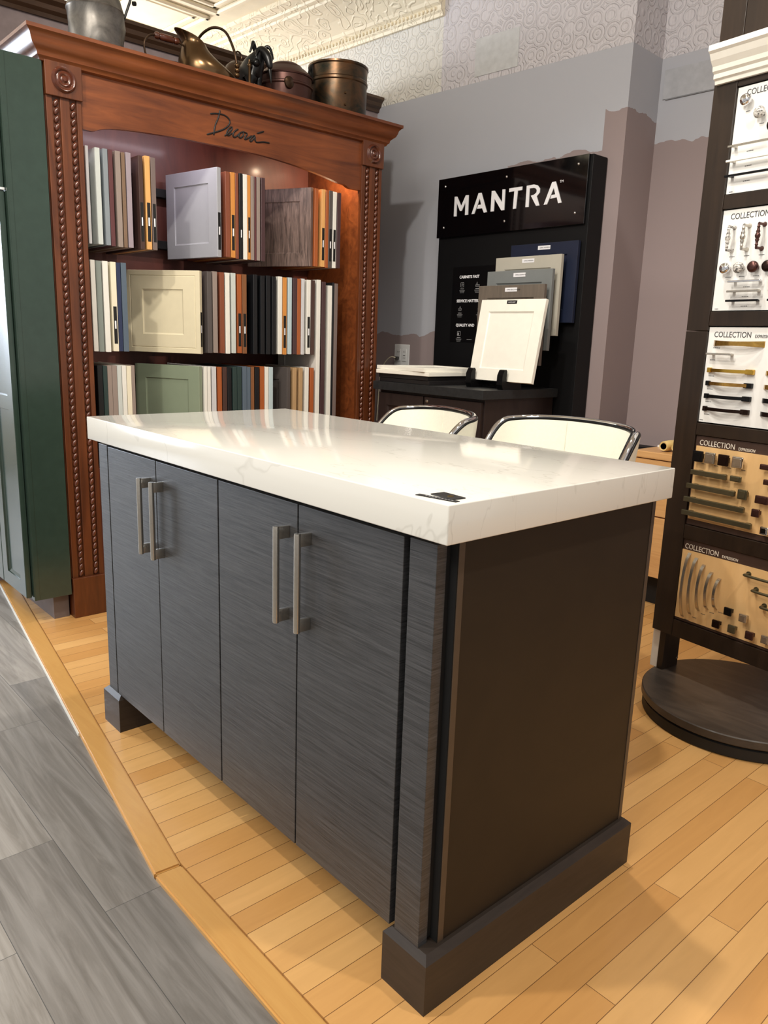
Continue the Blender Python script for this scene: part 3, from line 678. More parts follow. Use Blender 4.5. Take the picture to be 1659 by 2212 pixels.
# copper bucket with side lugs
X0, Y0 = -2.44, 1.682
bk = thing('copper_bucket', 'large patinated copper bucket with side lugs on top of the cherry cabinet', 'bucket', (X0, Y0, ZTOP))
bm = nb(); lathe(bm, [(.001, 0), (.132, 0), (.135, .006), (.137, .158), (.141, .163), (.141, .173), (.137, .178), (.139, .226), (.143, .231), (.143, .239), (.137, .241), (.131, .238), (.131, .02), (.001, .018)], X0, Y0, ZTOP, 56); obj('body', bm, patina, bk, True, 35)
for s in (1, -1):
    bm = nb(); c_ = Vector((X0+.02*s, Y0+.140*s, ZTOP)); pts = [c_+Vector((0, .002*s+.014*s*math.sin(PI*f), .222-.07*f)) for f in [i/10 for i in range(11)]]
    tube(bm, pts, .006, 8); box(bm, c_.x-.012, c_.x+.012, c_.y-.006, c_.y+.004, c_.z+.15, c_.z+.23, .002); obj('lug', bm, iron, bk, True)
bm = nb()
for z in (.05, .10): lathe(bm, [(.0001, .006), (.004, .005), (.006, 0), (.0001, 0)][::-1], X0+.126, Y0-.055+.001*z, ZTOP+z, 10, axis='x')
obj('rivet', bm, brassy, bk, True)
# lidded pot
X0, Y0 = -2.45, 1.390
pt = thing('lidded_pot', 'brown lidded metal pot beside the copper bucket on the cherry cabinet', 'pot', (X0, Y0, ZTOP))
bm = nb(); lathe(bm, [(.001, 0), (.112, 0), (.116, .01), (.118, .085), (.122, .09), (.122, .096), (.118, .10), (.118, .128), (.110, .13), (.001, .13)], X0, Y0, ZTOP, 52); obj('body', bm, brown_pot, pt, True, 35)
bm = nb(); lathe(bm, [(.122, .128), (.124, .134), (.108, .150), (.104, .152), (.092, .163), (.088, .165), (.076, .174), (.072, .180), (.055, .190), (.03, .196), (.001, .198), (.001, .128)], X0, Y0, ZTOP, 52); obj('lid', bm, brown_pot, pt, True, 25)
bm = nb(); lathe(bm, [(.0001, 0), (.026, 0), (.024, .006), (.012, .012), (.0001, .013)][::-1], X0+.105, Y0-.055, ZTOP+.085, 20, axis='x'); obj('boss', bm, copper_dark, pt, True)
# coal scuttle with flared lip and hoop handle
X0, Y0 = -2.46, 1.000
sc_ = thing('coal_scuttle', 'polished brass coal scuttle with a tall flared lip and hoop handle on the cherry cabinet', 'coal scuttle', (X0, Y0, ZTOP))
bm = nb(); n = 32
# circles swept along a curve from the belly up into the lip, which leans towards -y
secs = [(.0, .001, .001, 0), (.0, .001, .070, 0), (.0, .018, .104, 0), (-.002, .045, .118, 0), (-.008, .075, .117, -.10), (-.022, .102, .096, -.22), (-.038, .126, .076, -.30), (-.050, .146, .062, -.34), (-.060, .164, .056, -.36), (-.070, .177, .058, -.34)]
rings = []
for i, (dy, h, r, tl) in enumerate(secs):
    ring = []
    for k in range(n):
        t = 2*PI*k/n; a, b = r*.92*math.cos(t), r*math.sin(t)*1.05
        if i >= 8 and b < 0: b *= 1+(.18 if i == 8 else .42)*abs(math.sin(t))**3
        ring.append(bm.verts.new((X0+a, Y0+dy+b*math.cos(tl), ZTOP+h+b*math.sin(tl))))
    rings.append(ring)
for A_, B_ in zip(rings, rings[1:]):
    for k in range(n): bm.faces.new((A_[k], A_[(k+1) % n], B_[(k+1) % n], B_[k]))
bm.faces.new(rings[0][::-1])
bd = obj('body', bm, brassy, sc_, True, 60); md = bd.modifiers.new('thick', 'SOLIDIFY'); md.thickness = .003
md = bd.modifiers.new('sub', 'SUBSURF'); md.levels = 1; md.render_levels = 2
bm = nb(); pts = smooth_path([(X0-.10, Y0+.02, ZTOP+.10), (X0-.07, Y0-.01, ZTOP+.20), (X0-.01, Y0+.02, ZTOP+.248), (X0+.04, Y0+.060, ZTOP+.235), (X0+.085, Y0+.075, ZTOP+.16), (X0+.10, Y0+.080, ZTOP+.10)], 8)
tube(bm, pts, .0055, 8); obj('hoop_handle', bm, copper_dark, sc_, True, 60)
bm = nb()
for dz in (0, .018, .036): bmesh.ops.create_uvsphere(bm, u_segments=12, v_segments=8, radius=.011, matrix=Matrix.Translation((X0+.100, Y0+.082, ZTOP+.06+dz)))
obj('hinge', bm, brassy, sc_, True, 60)
# round vessel behind the scuttle
X0, Y0 = -2.66, 1.27
v = thing('covered_vessel', 'dark round vessel with a small ring handle behind the brass coal scuttle', 'vessel', (X0, Y0, ZTOP))
bm = nb(); lathe(bm, [(.001, 0), (.07, 0), (.088, .03), (.09, .09), (.082, .15), (.06, .195), (.035, .215), (.001, .222)], X0, Y0, ZTOP, 36); obj('body', bm, copper_dark, v, True, 50)
bm = nb(); tube(bm, [(X0, Y0+.018*math.cos(a_), ZTOP+.24+.022*math.sin(a_)) for a_ in [2*PI*i/20 for i in range(20)]], .004, 7, True); obj('ring_handle', bm, copper_dark, v, True)
# brass tap stem
X0, Y0 = -2.38, 1.155
v = thing('brass_finial', 'small brass post with a dark round knob between the scuttle and the goat figure', 'ornament', (X0, Y0, ZTOP))
bm = nb(); lathe(bm, [(.001, 0), (.022, 0), (.022, .008), (.006, .014), (.005, .11), (.009, .115), (.009, .122), (.005, .126), (.005, .14), (.001, .142)], X0, Y0, ZTOP, 20); obj('stem', bm, brassy, v, True, 50)
bm = nb(); bmesh.ops.create_uvsphere(bm, u_segments=16, v_segments=10, radius=.017, matrix=Matrix.Translation((X0+.005, Y0+.03, ZTOP+.135))); tube(bm, [(X0, Y0, ZTOP+.135), (X0+.004, Y0+.02, ZTOP+.136)], .006, 8); obj('knob', bm, iron, v, True)
# goat figure: one continuous skinned body, head hanging low between curled horns
def skin_obj(name, verts, edges, radii, mat, parent, sub=2):
    me = bpy.data.meshes.new(name); me.from_pydata([tuple(v) for v in verts], edges, []); me.materials.append(mat)
    o = bpy.data.objects.new(name, me); C.objects.link(o); 
    s = o.modifiers.new('skin', 'SKIN'); s.use_smooth_shade = True
    for i, r in enumerate(radii): me.skin_vertices[0].data[i].radius = (r, r) if not isinstance(r, tuple) else r
    me.skin_vertices[0].data[0].use_root = True
    m_ = o.modifiers.new('sub', 'SUBSURF'); m_.levels = sub; m_.render_levels = sub
    if parent is not None:
        o.parent = parent; me.transform(Matrix.Translation(-world_loc(parent)))
    return o
X0, Y0 = -2.43, 1.195
gt = thing('goat_figurine', 'dark iron goat figurine with curled horns beside the brown lidded pot', 'figurine', (X0, Y0, ZTOP))
def G(x, y, z): return (X0+x*.86, Y0+y*.86, ZTOP+z*.90)
V = [G(-.10, 0, .12), G(-.04, 0, .13), G(.03, .0, .14), G(.055, .01, .185), G(.075, .02, .215), G(.10, .03, .18), G(.115, .035, .14), G(.118, .037, .12),
     G(.03, .025, .07), G(.032, .028, .0), G(.03, -.025, .07), G(.032, -.028, .0), G(-.10, .025, .07), G(-.115, .028, .0), G(-.10, -.025, .07), G(-.115, -.028, .0), G(-.125, 0, .15), G(-.14, 0, .12)]
Ed = [(1, 0), (1, 2), (2, 3), (3, 4), (4, 5), (5, 6), (6, 7), (2, 8), (8, 9), (2, 10), (10, 11), (0, 12), (12, 13), (0, 14), (14, 15), (0, 16), (16, 17)]
Rd = [.038, .042, .040, .030, .026, .022, .015, .010, .015, .009, .015, .009, .016, .009, .016, .009, .01, .006]
skin_obj('body', V, Ed, Rd, iron, gt)
for s in (-1, 1):
    bm = nb(); pts = []
    for i in range(18):
        a_ = -.3+i/17*4.2; r_ = .036*(1-i/17*.25)
        pts.append(Vector(G(.072-.02-math.cos(a_)*r_*.4, .022+s*(.014+.055*(i/17)**.8), .236-.03+math.sin(a_)*r_)))
    tube(bm, pts, [.011*(1-i/17*.65) for i in range(18)], 9); obj('horn', bm, iron, gt, True, 70)
for s in (-1, 1):
    bm = nb(); tube(bm, [G(.08, .02+s*.018, .205), G(.085, .02+s*.04, .195), G(.088, .02+s*.05, .17)], [.006, .008, .002], 8); obj('ear', bm, iron, gt, True, 70)
bm = nb(); tube(bm, [G(.112, .036, .12), G(.118, .038, .09), G(.12, .04, .06)], [.009, .006, .001], 8); obj('beard', bm, iron, gt, True, 70)
# low pan with an upright wooden-grip handle
X0, Y0 = -2.47, .815
pn = thing('copper_pan', 'low dark pan with a turned wooden grip on an arched handle, cherry cabinet top', 'pan', (X0, Y0-.0, ZTOP))
bm = nb(); lathe(bm, [(.001, 0), (.085, 0), (.092, .05), (.094, .052), (.088, .052), (.08, .006), (.001, .006)], X0, Y0, ZTOP, 40); obj('body', bm, iron, pn, True, 40)
bm = nb(); tube(bm, smooth_path([(X0+.01, Y0-.082, ZTOP+.045), (X0+.01, Y0-.098, ZTOP+.11), (X0+.01, Y0-.075, ZTOP+.148), (X0+.01, Y0-.045, ZTOP+.156)], 6), .004, 8)
tube(bm, smooth_path([(X0+.01, Y0+.045, ZTOP+.156), (X0+.01, Y0+.080, ZTOP+.142), (X0+.01, Y0+.092, ZTOP+.10), (X0+.01, Y0+.084, ZTOP+.045)], 6), .004, 8); obj('arm', bm, copper_dark, pn, True)
bm = nb(); lathe(bm, [(.0005, -.052), (.010, -.052), (.0135, -.046), (.0135, -.036), (.010, -.032), (.0135, -.026), (.014, 0), (.0135, .026), (.010, .032), (.0135, .036), (.0135, .046), (.010, .052), (.0005, .052)], X0+.01, Y0, ZTOP+.156, 20, axis='y'); obj('grip', bm, cherry_dark, pn, True, 40)
# dented grey can with a wire handle
X0, Y0 = -2.45, .52
cn = thing('dented_can', 'dented grey metal can with a wire handle, leftmost on the cherry cabinet', 'can', (X0, Y0, ZTOP))
bm = nb(); lathe(bm, [(.001, 0), (.090, 0), (.094, .004), (.100, .06), (.103, .12), (.103, .165), (.106, .170), (.103, .176), (.092, .215), (.070, .255), (.050, .285), (.046, .320), (.048, .335), (.042, .336), (.040, .29), (.001, .28)], X0, Y0, ZTOP, 60)
random.seed(3)
for v_ in bm.verts:
    h = v_.co.z-ZTOP
    if .02 < h < .165:
        a_ = math.atan2(v_.co.y-Y0, v_.co.x-X0); d = .0035*math.sin(3*a_+h*40)+.003*math.sin(7*a_-h*60)
        v_.co.x += math.cos(a_)*d; v_.co.y += math.sin(a_)*d
obj('body', bm, grey_can, cn, True, 40)
bm = nb(); tube(bm, smooth_path([(X0+.03, Y0+.098, ZTOP+.16), (X0+.035, Y0+.112, ZTOP+.20), (X0+.04, Y0+.124, ZTOP+.245), (X0+.03, Y0+.114, ZTOP+.30), (X0+.02, Y0+.08, ZTOP+.335), (X0+.01, Y0+.05, ZTOP+.32)], 6), .005, 8); tube(bm, [(X0+.038, Y0+.133, ZTOP+.225), (X0+.038, Y0+.145, ZTOP+.228)], .008, 8)
obj('wire_handle', bm, iron, cn, True)

# ================================================================ GREEN TALL CABINET
gc = thing('pantry_cabinet', 'tall dark green pantry cabinet with recessed-panel doors left of the cherry cabinet', 'cabinet', (-2.6, .17, 0))
bm = nb(); box(bm, -2.895, -2.284, .110, .252, .102, 2.058, .001); obj('carcass', bm, green_paint, gc)
bm = nb(); box(bm, -2.8845, -2.2835, .108, .1125, .104, 2.056); box(bm, -2.2842, -2.2822, .112, .128, .104, 2.056, .0008); obj('face_frame', bm, green_paint, gc)
bm = nb(); box(bm, -2.885, -2.32, .19, .25, 0, .102); obj('toe_kick', bm, plain('toe_mauve', S(108, 96, 92), .6), gc)
def gdoor(x0, x1, z0, z1):
    bm = nb(); M_ = Matrix.Translation((x0, .085, z0)); shaker(bm, x1-x0, z1-z0, .021, rail=.06, dep=.009, M=M_, chamfer=.012, bev=.002)
    if z0 < 1: 
        box(bm, x0+.058, x1-.058, .0852, .095, .84, .895, .0015)
    return obj('door', bm, green_paint, gc)
gdoor(-2.588, -2.305, .112, 1.612); gdoor(-2.588, -2.305, 1.622, 2.045); gdoor(-2.882, -2.594, .112, 1.612); gdoor(-2.882, -2.594, 1.622, 2.045)
bm = nb(); box(bm, -2.320, -2.300, .088, .106, 1.613, 1.621); obj('door_glint', bm, outlet_white, gc)  # white chip standing in for a reflection at the door split
# ================================================================ BLACK SIGN PANEL
dp = thing('sign_display', 'tall black display panel with glossy header reading MANTRA against the grey wall', 'display panel', (-1.91, 2.40, 0))
bm = nb(); box(bm, -2.384, -1.432, 2.352, 2.462, 0, 1.988, .002); obj('panel', bm, black_satin, dp)
bm = nb(); box(bm, -2.388, -1.446, 2.337, 2.352, 1.690, 1.988, .0015); hp = obj('header_plate', bm, black_gloss, dp)
bm = nb()
for l in MANTRA: prism(bm, l, 'y', 2.3335, 2.337)
tag(obj('lettering', bm, letter_white, hp), 'white letters reading MANTRA')
RX = Matrix.Rotation(PI/2, 4, 'X')
def xz(x, y, z): return Matrix.Translation((x, y, z)) @ RX
text_mesh('trademark', 'TM', .016, letter_white, xz(-1.597, 2.3368, 1.882), hp)
bm = nb()
for x, z in ((-2.338, 1.948), (-1.919, 1.947), (-1.500, 1.951), (-2.337, 1.741), (-1.917, 1.740), (-1.500, 1.741)):
    lathe(bm, [(.0001, -.004), (.004, -.0035), (.006, 0), (.0001, 0)], x, 2.337, z, 14, axis='y')
obj('screw', bm, chrome, hp, True, 60)
# printed poster
bm = nb(); box(bm, -2.262, -1.96, 2.3500, 2.3520, 1.145, 1.535); ps = obj('poster', bm, plain('poster_black', S(9, 9, 11), .3), dp)
def pt_(body, x, z, s, sx=1, bold=.0): return text_mesh('poster_text', body, s, letter_white, xz(x, 2.3498, z), ps, sx=sx, bold=bold)
pt_('CABINETS FAST', -2.213, 1.476, .0205, .98, .0006); pt_('SERVICE MATTERS', -2.225, 1.353, .0205, .98, .0006); pt_('QUALITY AND', -2.222, 1.227, .0205, .98, .0006)
bm = nb()
Y_ = 2.3499
def ln(x, z, w, h=.0022): box(bm, x-w/2, x+w/2, Y_-.0004, Y_, z-h/2, z+h/2)
def icon_box(x, z, s):
    for dx in (-s, s): box(bm, x+dx-.0008, x+dx+.0008, Y_-.0004, Y_, z-s, z+s)
    for dz in (-s, s): box(bm, x-s, x+s, Y_-.0004, Y_, z+dz-.0008, z+dz+.0008)
for (x, z, k) in ((-2.190, 1.443, 0), (-2.082, 1.443, 1), (-2.198, 1.318, 2), (-2.06, 1.318, 3), (-2.197, 1.190, 4)):
    if k in (0, 4):
        icon_box(x, z, .011)
        if k == 0: tube(bm, [(x+.005*math.cos(a_), Y_, z+.005*math.sin(a_)) for a_ in [PI/4*i for i in range(8)]], .0008, 5, True)
        else: box(bm, x-.009, x, Y_-.0004, Y_, z-.009, z+.004)
    elif k == 1:
        for dx in (-.009, 0, .009): icon_box(x+dx, z-.006, .0042)
        tube(bm, [(x-.01, Y_, z), (x-.003, Y_, z+.012), (x, Y_, z)], .0008, 5)
    else:
        tube(bm, [(x-.009, Y_, z-.008), (x-.010, Y_, z+.002), (x-.004, Y_, z+.004), (x, Y_, z+.014), (x+.004, Y_, z+.004), (x+.010, Y_, z+.002), (x+.009, Y_, z-.008)], .0009, 5, True)
        tube(bm, [(x-.004, Y_, z), (x, Y_, z-.004), (x+.005, Y_, z+.003)], .0008, 5)
    ln(x, z-.021, .026, .003)
    for q_ in range(3): ln(x, z-.029-.006*q_, .040-.006*q_, .0014)
ln(-2.12, 1.160, .034, .002)
obj('poster_icons', bm, txt_grey, ps)

# samples stepped forward on the panel
pm = {'navy': plain('d_navy', S(22, 30, 52), .45), 'lg': plain('d_lightgrey', S(176, 172, 160), .4, noise=.01), 'gr': plain('d_grey', S(118, 122, 122), .4, noise=.01),
      'br': wood('d_brown', S(92, 84, 76), S(112, 102, 92), (30, 30, 3), rough=.45, coat=.1), 'wh': plain('d_white', S(234, 231, 220), .4, noise=.01)}
def face_sample(x0, x1, z0, z1, y, mat, label, prints, brk):
    t = thing('door_sample', label, 'door sample', ((x0+x1)/2, y, z0), 'door samples stepped on the black panel')
    bm = nb(); shaker(bm, x1-x0, z1-z0, .02, rail=.057, dep=.006, M=Matrix.Translation((x0, y, z0))); obj('slab', bm, mat, t)
    if brk > .004:
        bm = nb(); box(bm, x0+.08, x1-.08, y+.0198, y+.02+brk, z0+.08, z0+.16); obj('bracket', bm, black_satin, t)
    xc = (x0+x1)/2+.005
    bm = nb(); box(bm, xc-.036, xc+.036, y-.0008, y+.0002, z1-.030, z1-.012); s = obj('name_tag', bm, letter_white, t)
    text_mesh('tag_text', prints, .0085, txt_dark, xz(xc-.026, y-.0009, z1-.024), s)
face_sample(-1.849, -1.455, 1.250, 1.618, 2.322, pm['navy'], 'navy blue door sample mounted highest on the black sign panel', 'OMNI ADMIRAL', .010)
face_sample(-1.890, -1.498, 1.188, 1.555, 2.262, pm['lg'], 'light grey door sample mounted just below the navy one', 'OMNI MINERAL', .070)
face_sample(-1.896, -1.505, 1.119, 1.487, 2.212, pm['gr'], 'mid grey door sample mounted between the light grey and brown ones', 'OMNI GRAPHITE', .120)
face_sample(-1.903, -1.506, 1.050, 1.416, 2.162, pm['br'], 'grey-brown door sample mounted directly behind the white easel sample', 'OMNI BEACHWOOD', .170)

# ---- low dark cabinet with black worktop
lc = thing('base_cabinet', 'low espresso two-door cabinet under the black worktop', 'cabinet', (-1.87, 2.08, 0))
bm = nb(); box(bm, -2.245, -1.540, 1.842, 2.34, .10, .8985, .001); box(bm, -2.24, -1.545, 1.90, 2.33, 0, .10); obj('carcass', bm, espresso_cab, lc)
for x0, x1 in ((-2.236, -1.917), (-1.906, -1.548)):
    bm = nb(); shaker(bm, x1-x0, .77, .02, rail=.06, dep=.008, M=Matrix.Translation((x0, 1.8218, .115)), chamfer=.012); d = obj('door', bm, espresso_cab, lc)
    if x0 > -2: 
        bm = nb(); lathe(bm, [(.0001, -.003), (.006, -.003), (.008, 0), (.0001, 0)], x0+.018, 1.8215, .866, 18, axis='y'); obj('lock', bm, steel, d, True, 50)
bm = nb(); box(bm, -2.262, -1.522, 1.803, 2.350, .8990, .9400, .0015)
tag(obj('worktop', bm, black_lam, loc=(-1.89, 2.076, .899)), 'black laminate worktop on the low espresso cabinet below the sign panel', 'worktop')

# stack of four loose doors
def slab(name, x0, x1, y0, y1, z0, z1, mat, label, rot=0, rail=.06):
    cx, cy = (x0+x1)/2, (y0+y1)/2
    M_ = Matrix.Translation((cx, cy, z1)) @ Matrix.Rotation(rot, 4, 'Z') @ Matrix.Translation((-(x1-x0)/2, -(y1-y0)/2, 0)) @ Matrix.Rotation(-PI/2, 4, 'X')
    # shaker local: x width, z height, y depth ; rotate so the front faces up
    bm = nb(); shaker(bm, x1-x0, y1-y0, z1-z0, rail=rail, dep=.005, M=M_)
    o = obj(name, bm, mat, loc=(cx, cy, z0)); return tag(o, label, 'door sample', 'loose doors stacked on the black worktop')
blk = plain('loose_black', S(26, 24, 25), .4)
slab('door_sample', -2.225, -1.868, 1.815, 2.20, .9405, .9605, blk, 'black door sample at the bottom of the stack on the black worktop')
slab('door_sample', -2.228, -1.880, 1.812, 2.19, .9610, .9810, blk, 'black door sample second from the bottom of the flat stack')
slab('door_sample', -2.236, -1.872, 1.800, 2.185, .9815, 1.0000, pm['wh'], 'white door sample third up, under the topmost one of the stack', .03)
slab('door_sample', -2.240, -1.880, 1.806, 2.20, 1.0005, 1.0190, pm['wh'], 'white door sample topmost of the flat stack on the black worktop', -.06)

# white sample on a two-hook easel
es = thing('plate_easel', 'black two-hook easel holding the white door sample on the worktop', 'easel', (-1.59, 1.97, .94))
MT = Matrix.Translation((-1.772, 1.978, .9760)) @ Matrix.Rotation(math.radians(-10), 4, 'X')
bm = nb()
for x in (-1.735, -1.545):
    bm = nb()
    # hook: side outline in (y,z)
    prism(bm, [(1.945, .9402), (1.935, .962), (1.937, 1.005), (1.950, 1.028), (1.962, 1.030), (1.968, 1.022), (1.9655, .990), (1.968, .9715), (2.002, .9735), (2.040, 1.130), (2.052, 1.128), (2.075, .9402)], 'x', x-.016, x+.016); obj('hook', bm, blackmetal, es)
bm = nb(); box(bm, -1.74, -1.54, 2.025, 2.045, .955, .972, .002); box(bm, -1.74, -1.54, 2.02, 2.06, .9402, .950, .002); obj('crossbar', bm, blackmetal, es)
ws = thing('door_sample', 'white recessed-panel door sample standing on the black easel', 'door sample', (-1.59, 1.99, .976))
bm = nb(); shaker(bm, .372, .372, .02, rail=.055, dep=.006, M=MT); obj('slab', bm, pm['wh'], ws)
bm = nb(); box(bm, .155, .213, -.0008, .0002, .352, .367, M=MT); s = obj('name_tag', bm, sticker_m, ws)
text_mesh('tag_text', 'WHITE PAINT', .0068, letter_white, MT @ Matrix.Translation((.162, -.0009, .3565)) @ RX, s)

# outlet with a plug and cord
def wallM(x, z):     # point on the back wall at world x
    t = (x-W0.x)/tv.x; P = W0+tv*t; return Matrix.Translation((P.x, P.y, z)) @ Matrix.Rotation(TH, 4, 'Z')
Mo = wallM(-2.69, 1.058)
ot = thing('wall_outlet', 'white double wall outlet above the stacked doors, one cord plugged in', 'outlet', tuple((Mo @ Vector((0, 0, 0)))))
bm = nb(); box(bm, -.060, .060, -.007, 0, -.062, .062, .003, M=Mo); obj('cover_plate', bm, outlet_white, ot)
bm = nb()
for dx in (-.024, .024): box(bm, dx-.017, dx+.017, -.0095, -.006, -.036, .036, .002, M=Mo)
obj('socket', bm, outlet_white, ot)
bm = nb()
for dx, dz in ((.024, .018), (.024, -.018), (-.024, .018)):
    for q_ in (-.006, .006): box(bm, dx+q_-.001, dx+q_+.001, -.0100, -.0090, dz-.003, dz+.005, M=Mo)
box(bm, .016, .032, -.0105, -.0090, -.004, -.001, M=Mo)
obj('slot', bm, black_gap, ot)
cd = thing('power_cord', 'cream power cord plugged into the white wall outlet', 'cord', tuple(Mo @ Vector((-.024, -.02, -.018))))
bm = nb(); box(bm, -.034, -.016, -.032, -.0095, -.027, -.009, .003, M=Mo); obj('plug', bm, plain('plug_grey', S(60, 58, 56), .5), cd)
bm = nb(); tube(bm, smooth_path([Mo @ Vector(p_) for p_ in ((-.025, -.032, -.018), (-.045, -.045, -.012), (-.075, -.05, -.03), (-.11, -.05, -.07), (-.13, -.05, -.12), (-.15, -.05, -.4))], 6), .0032, 8); obj('cable', bm, plain('cord_cream', S(214, 206, 180), .5), cd, True)

# ================================================================ REVOLVING HARDWARE STAND
O3 = Vector((-.176, 1.592, 0)); MS = Matrix.Translation(O3) @ Matrix.Rotation(math.atan2(-.132, .991), 4, 'Z')   # x right, y away
stn = thing('hardware_stand', 'dark wood revolving stand of cabinet pulls and knobs on a round base', 'display stand', tuple(O3))
bm = nb(); lathe(bm, [(.001, .001), (.292, .001), (.296, .004), (.296, .034), (.290, .038), (.27, .038), (.27, .042), (.001, .042)], O3.x, O3.y, 0, 96); tag(obj('turntable', bm, plain('black_rubber', S(14, 14, 14), .6), stn, True, 30), 'black lower ring')
m_disc = wood('disc_wood', S(38, 33, 30), S(78, 68, 60), (3, 14, 14), rough=.45, coat=.1, contrast=.5, bump=.15)
bm = nb(); lathe(bm, [(.001, .0425), (.299, .0425), (.302, .046), (.302, .067), (.299, .070), (.001, .070)], O3.x, O3.y, 0, 96); obj('round_base', bm, m_disc, stn, True, 30)
for s in (-1, 1):
    bm = nb(); box(bm, s*.275-.011, s*.275+.011, -.048, .036, .0705, .24, .001, M=MS); lg = obj('leg', bm, espresso, stn)
    bm = nb(); lathe(bm, [(.0001, -.0125), (.005, -.0125), (.005, -.011), (.0001, -.011)], s*-1*.0, 0, 0, 12, M=MS @ Matrix.Translation((s*.275+(.0235), -.006, .115)) @ Matrix.Rotation(PI, 4, 'Z'), axis='x'); obj('bolt', bm, steel, lg, True)
bm = nb(); box(bm, -.315, -.2875, -.046, -.020, .0705, .2085, .001, M=MS); obj('white_batten', bm, white_paint, stn)
F0 = -.060      # frame front
bm = nb(); box(bm, -.312, -.236, F0, .055, .209, 1.203, .0015, M=MS); obj('stile', bm, espresso, stn)
bm = nb(); box(bm, -.3115, -.236, F0, .055, 1.2045, 2.42, .0015, M=MS); obj('stile', bm, espresso, stn)
bm = nb(); box(bm, .236, .312, F0, .055, .209, 2.42, .0015, M=MS); obj('stile', bm, espresso, stn)
for z0, z1 in ((.209, .266), (.545, .592), (.884, .922), (1.220, 1.262), (1.557, 1.597), (1.892, 2.42)):
    bm = nb(); box(bm, -.2355, .2355, F0+.001, .05, z0, z1, .0015, M=MS); obj('rail', bm, espresso, stn)
bm = nb(); box(bm, -.236, .236, -.02, .048, .265, 1.9, M=MS); obj('core', bm, espresso_cab, stn)
# white crown
cp = [(0, 1.908), (.010, 1.908), (.012, 1.918), (.020, 1.922), (.020, 1.934), (.028, 1.940), (.030, 1.952), (.042, 1.966), (.050, 1.982), (.058, 1.988), (.058, 2.003), (0, 2.003)]
def wp(x, y): q_ = MS @ Vector((x, y, 0)); return (q_.x, q_.y)
bm = nb(); sweep_profile(bm, cp, [wp(-.303, F0), wp(.303, F0)])
obj('crown_moulding', bm, white_paint, stn)
FB = -.052      # face of the boards
def board(z0, z1, mat, name='display_board', y=FB):
    bm = nb(); box(bm, -.235, .235, y, -.019, z0, z1, M=MS); return obj(name, bm, mat, stn)
def T_(x, y, z): return MS @ Matrix.Translation((x, y, z)) @ RX
def board_title(b, x, z, mat, y, small):
    text_mesh('title', 'COLLECTION', .0238, mat, T_(x, y, z), b, sx=.83)
    text_mesh('subtitle', 'EXPRESSION', .0125, mat, T_(x+.133, y, z), b, sx=.78)
b1 = board(1.600, 1.889, white_lam); b2 = board(1.265, 1.554, white_lam); b3 = board(.926, 1.216, white_lam)
board_title(b1, -.207, 1.8625, txt_dark, FB-.0004, 0); board_title(b2, -.210, 1.5265, txt_dark, FB-.0004, 0); board_title(b3, -.217, 1.1865, txt_dark, FB-.0004, 0)
dk = plain('header_brown', S(64, 46, 38), .45)
b4 = board(.594, .882, dk); b5 = board(.268, .543, dk)
def wood_face(b, x0, z0, z1):
    bm = nb(); box(bm, x0, .235, FB-.003, FB, z0, z1, M=MS); return obj('wood_face', bm, maple_board, b)
w4 = wood_face(b4, -.230, .613, .850); w5 = wood_face(b5, -.2345, .277, .509)
board_title(b4, -.222, .8535, txt_light, FB-.0004, 0); board_title(b5, -.229, .5135, txt_light, FB-.0004, 0)
def caption(b, x, z, w=.014, y=FB):
    bm = nb(); 
    for i in range(4): box(bm, x+i*w/4, x+(i+.7)*w/4, y-.0004, y, z-.0010, z+.0010, M=MS)
    return obj('caption', bm, txt_dark, b)
def pull_bar(b, x0, x1, z, mat, h=.010, proj=.028, d=.008, post=.010, inset=.012, y=FB, end=None):
    """straight bar with two posts, x0..x1 at height z"""
    bm = nb(); box(bm, x0, x1, y-proj, y-proj+d, z-h/2, z+h/2, .0012, M=MS)
    for px in (x0+inset, x1-inset): box(bm, px-post/2, px+post/2, y-proj+d*.5, y, z-h/2*.8, z+h/2*.8, .0008, M=MS)
    return obj('cabinet_pull', bm, mat, b)
def pull_arch(b, x0, x1, z, mat, h=.012, proj=.028, th=.004, vertical=False, y=FB, flare=0, ends=None):
    """bowed strap pull"""
    bm = nb(); n = 14; A = []; 
    for i in range(n+1):
        u = i/n; xx = x0+(x1-x0)*u; yy = y-proj*(math.sin(PI*u)**.55 if 0 < u < 1 else 0); hh = h/2*(1+flare*(2*abs(u-.5))**2)
        if vertical: a = [(z-hh, xx), (z+hh, xx)]
        else: a = [(xx, z-hh), (xx, z+hh)]
        row = []
        for dy in (0, th):
            for (p_, q_) in a: row.append(bm.verts.new(MS @ Vector((p_, min(yy-.0002+dy, y), q_))))
        A.append(row)
    for i in range(n):
        a, c = A[i], A[i+1]
        for k0, k1 in ((0, 1), (1, 3), (3, 2), (2, 0)): bm.faces.new((a[k0], a[k1], c[k1], c[k0]))
    for r_ in (A[0], A[-1]): bm.faces.new((r_[0], r_[1], r_[3], r_[2]))
    return obj('cabinet_pull', bm, mat, b, True, 50)
def knob_round(b, x, z, mat, r=.0165, y=FB, label=None):
    bm = nb(); lathe(bm, [(.0001, -.030), (r*.45, -.0295), (r*.8, -.027), (r, -.021), (r*.95, -.015), (r*.6, -.011), (r*.38, -.008), (r*.38, -.003), (r*.5, 0), (.0001, 0)], x, y, z, 26, M=MS, axis='y'); return obj('cabinet_knob', bm, mat, b, True, 60)
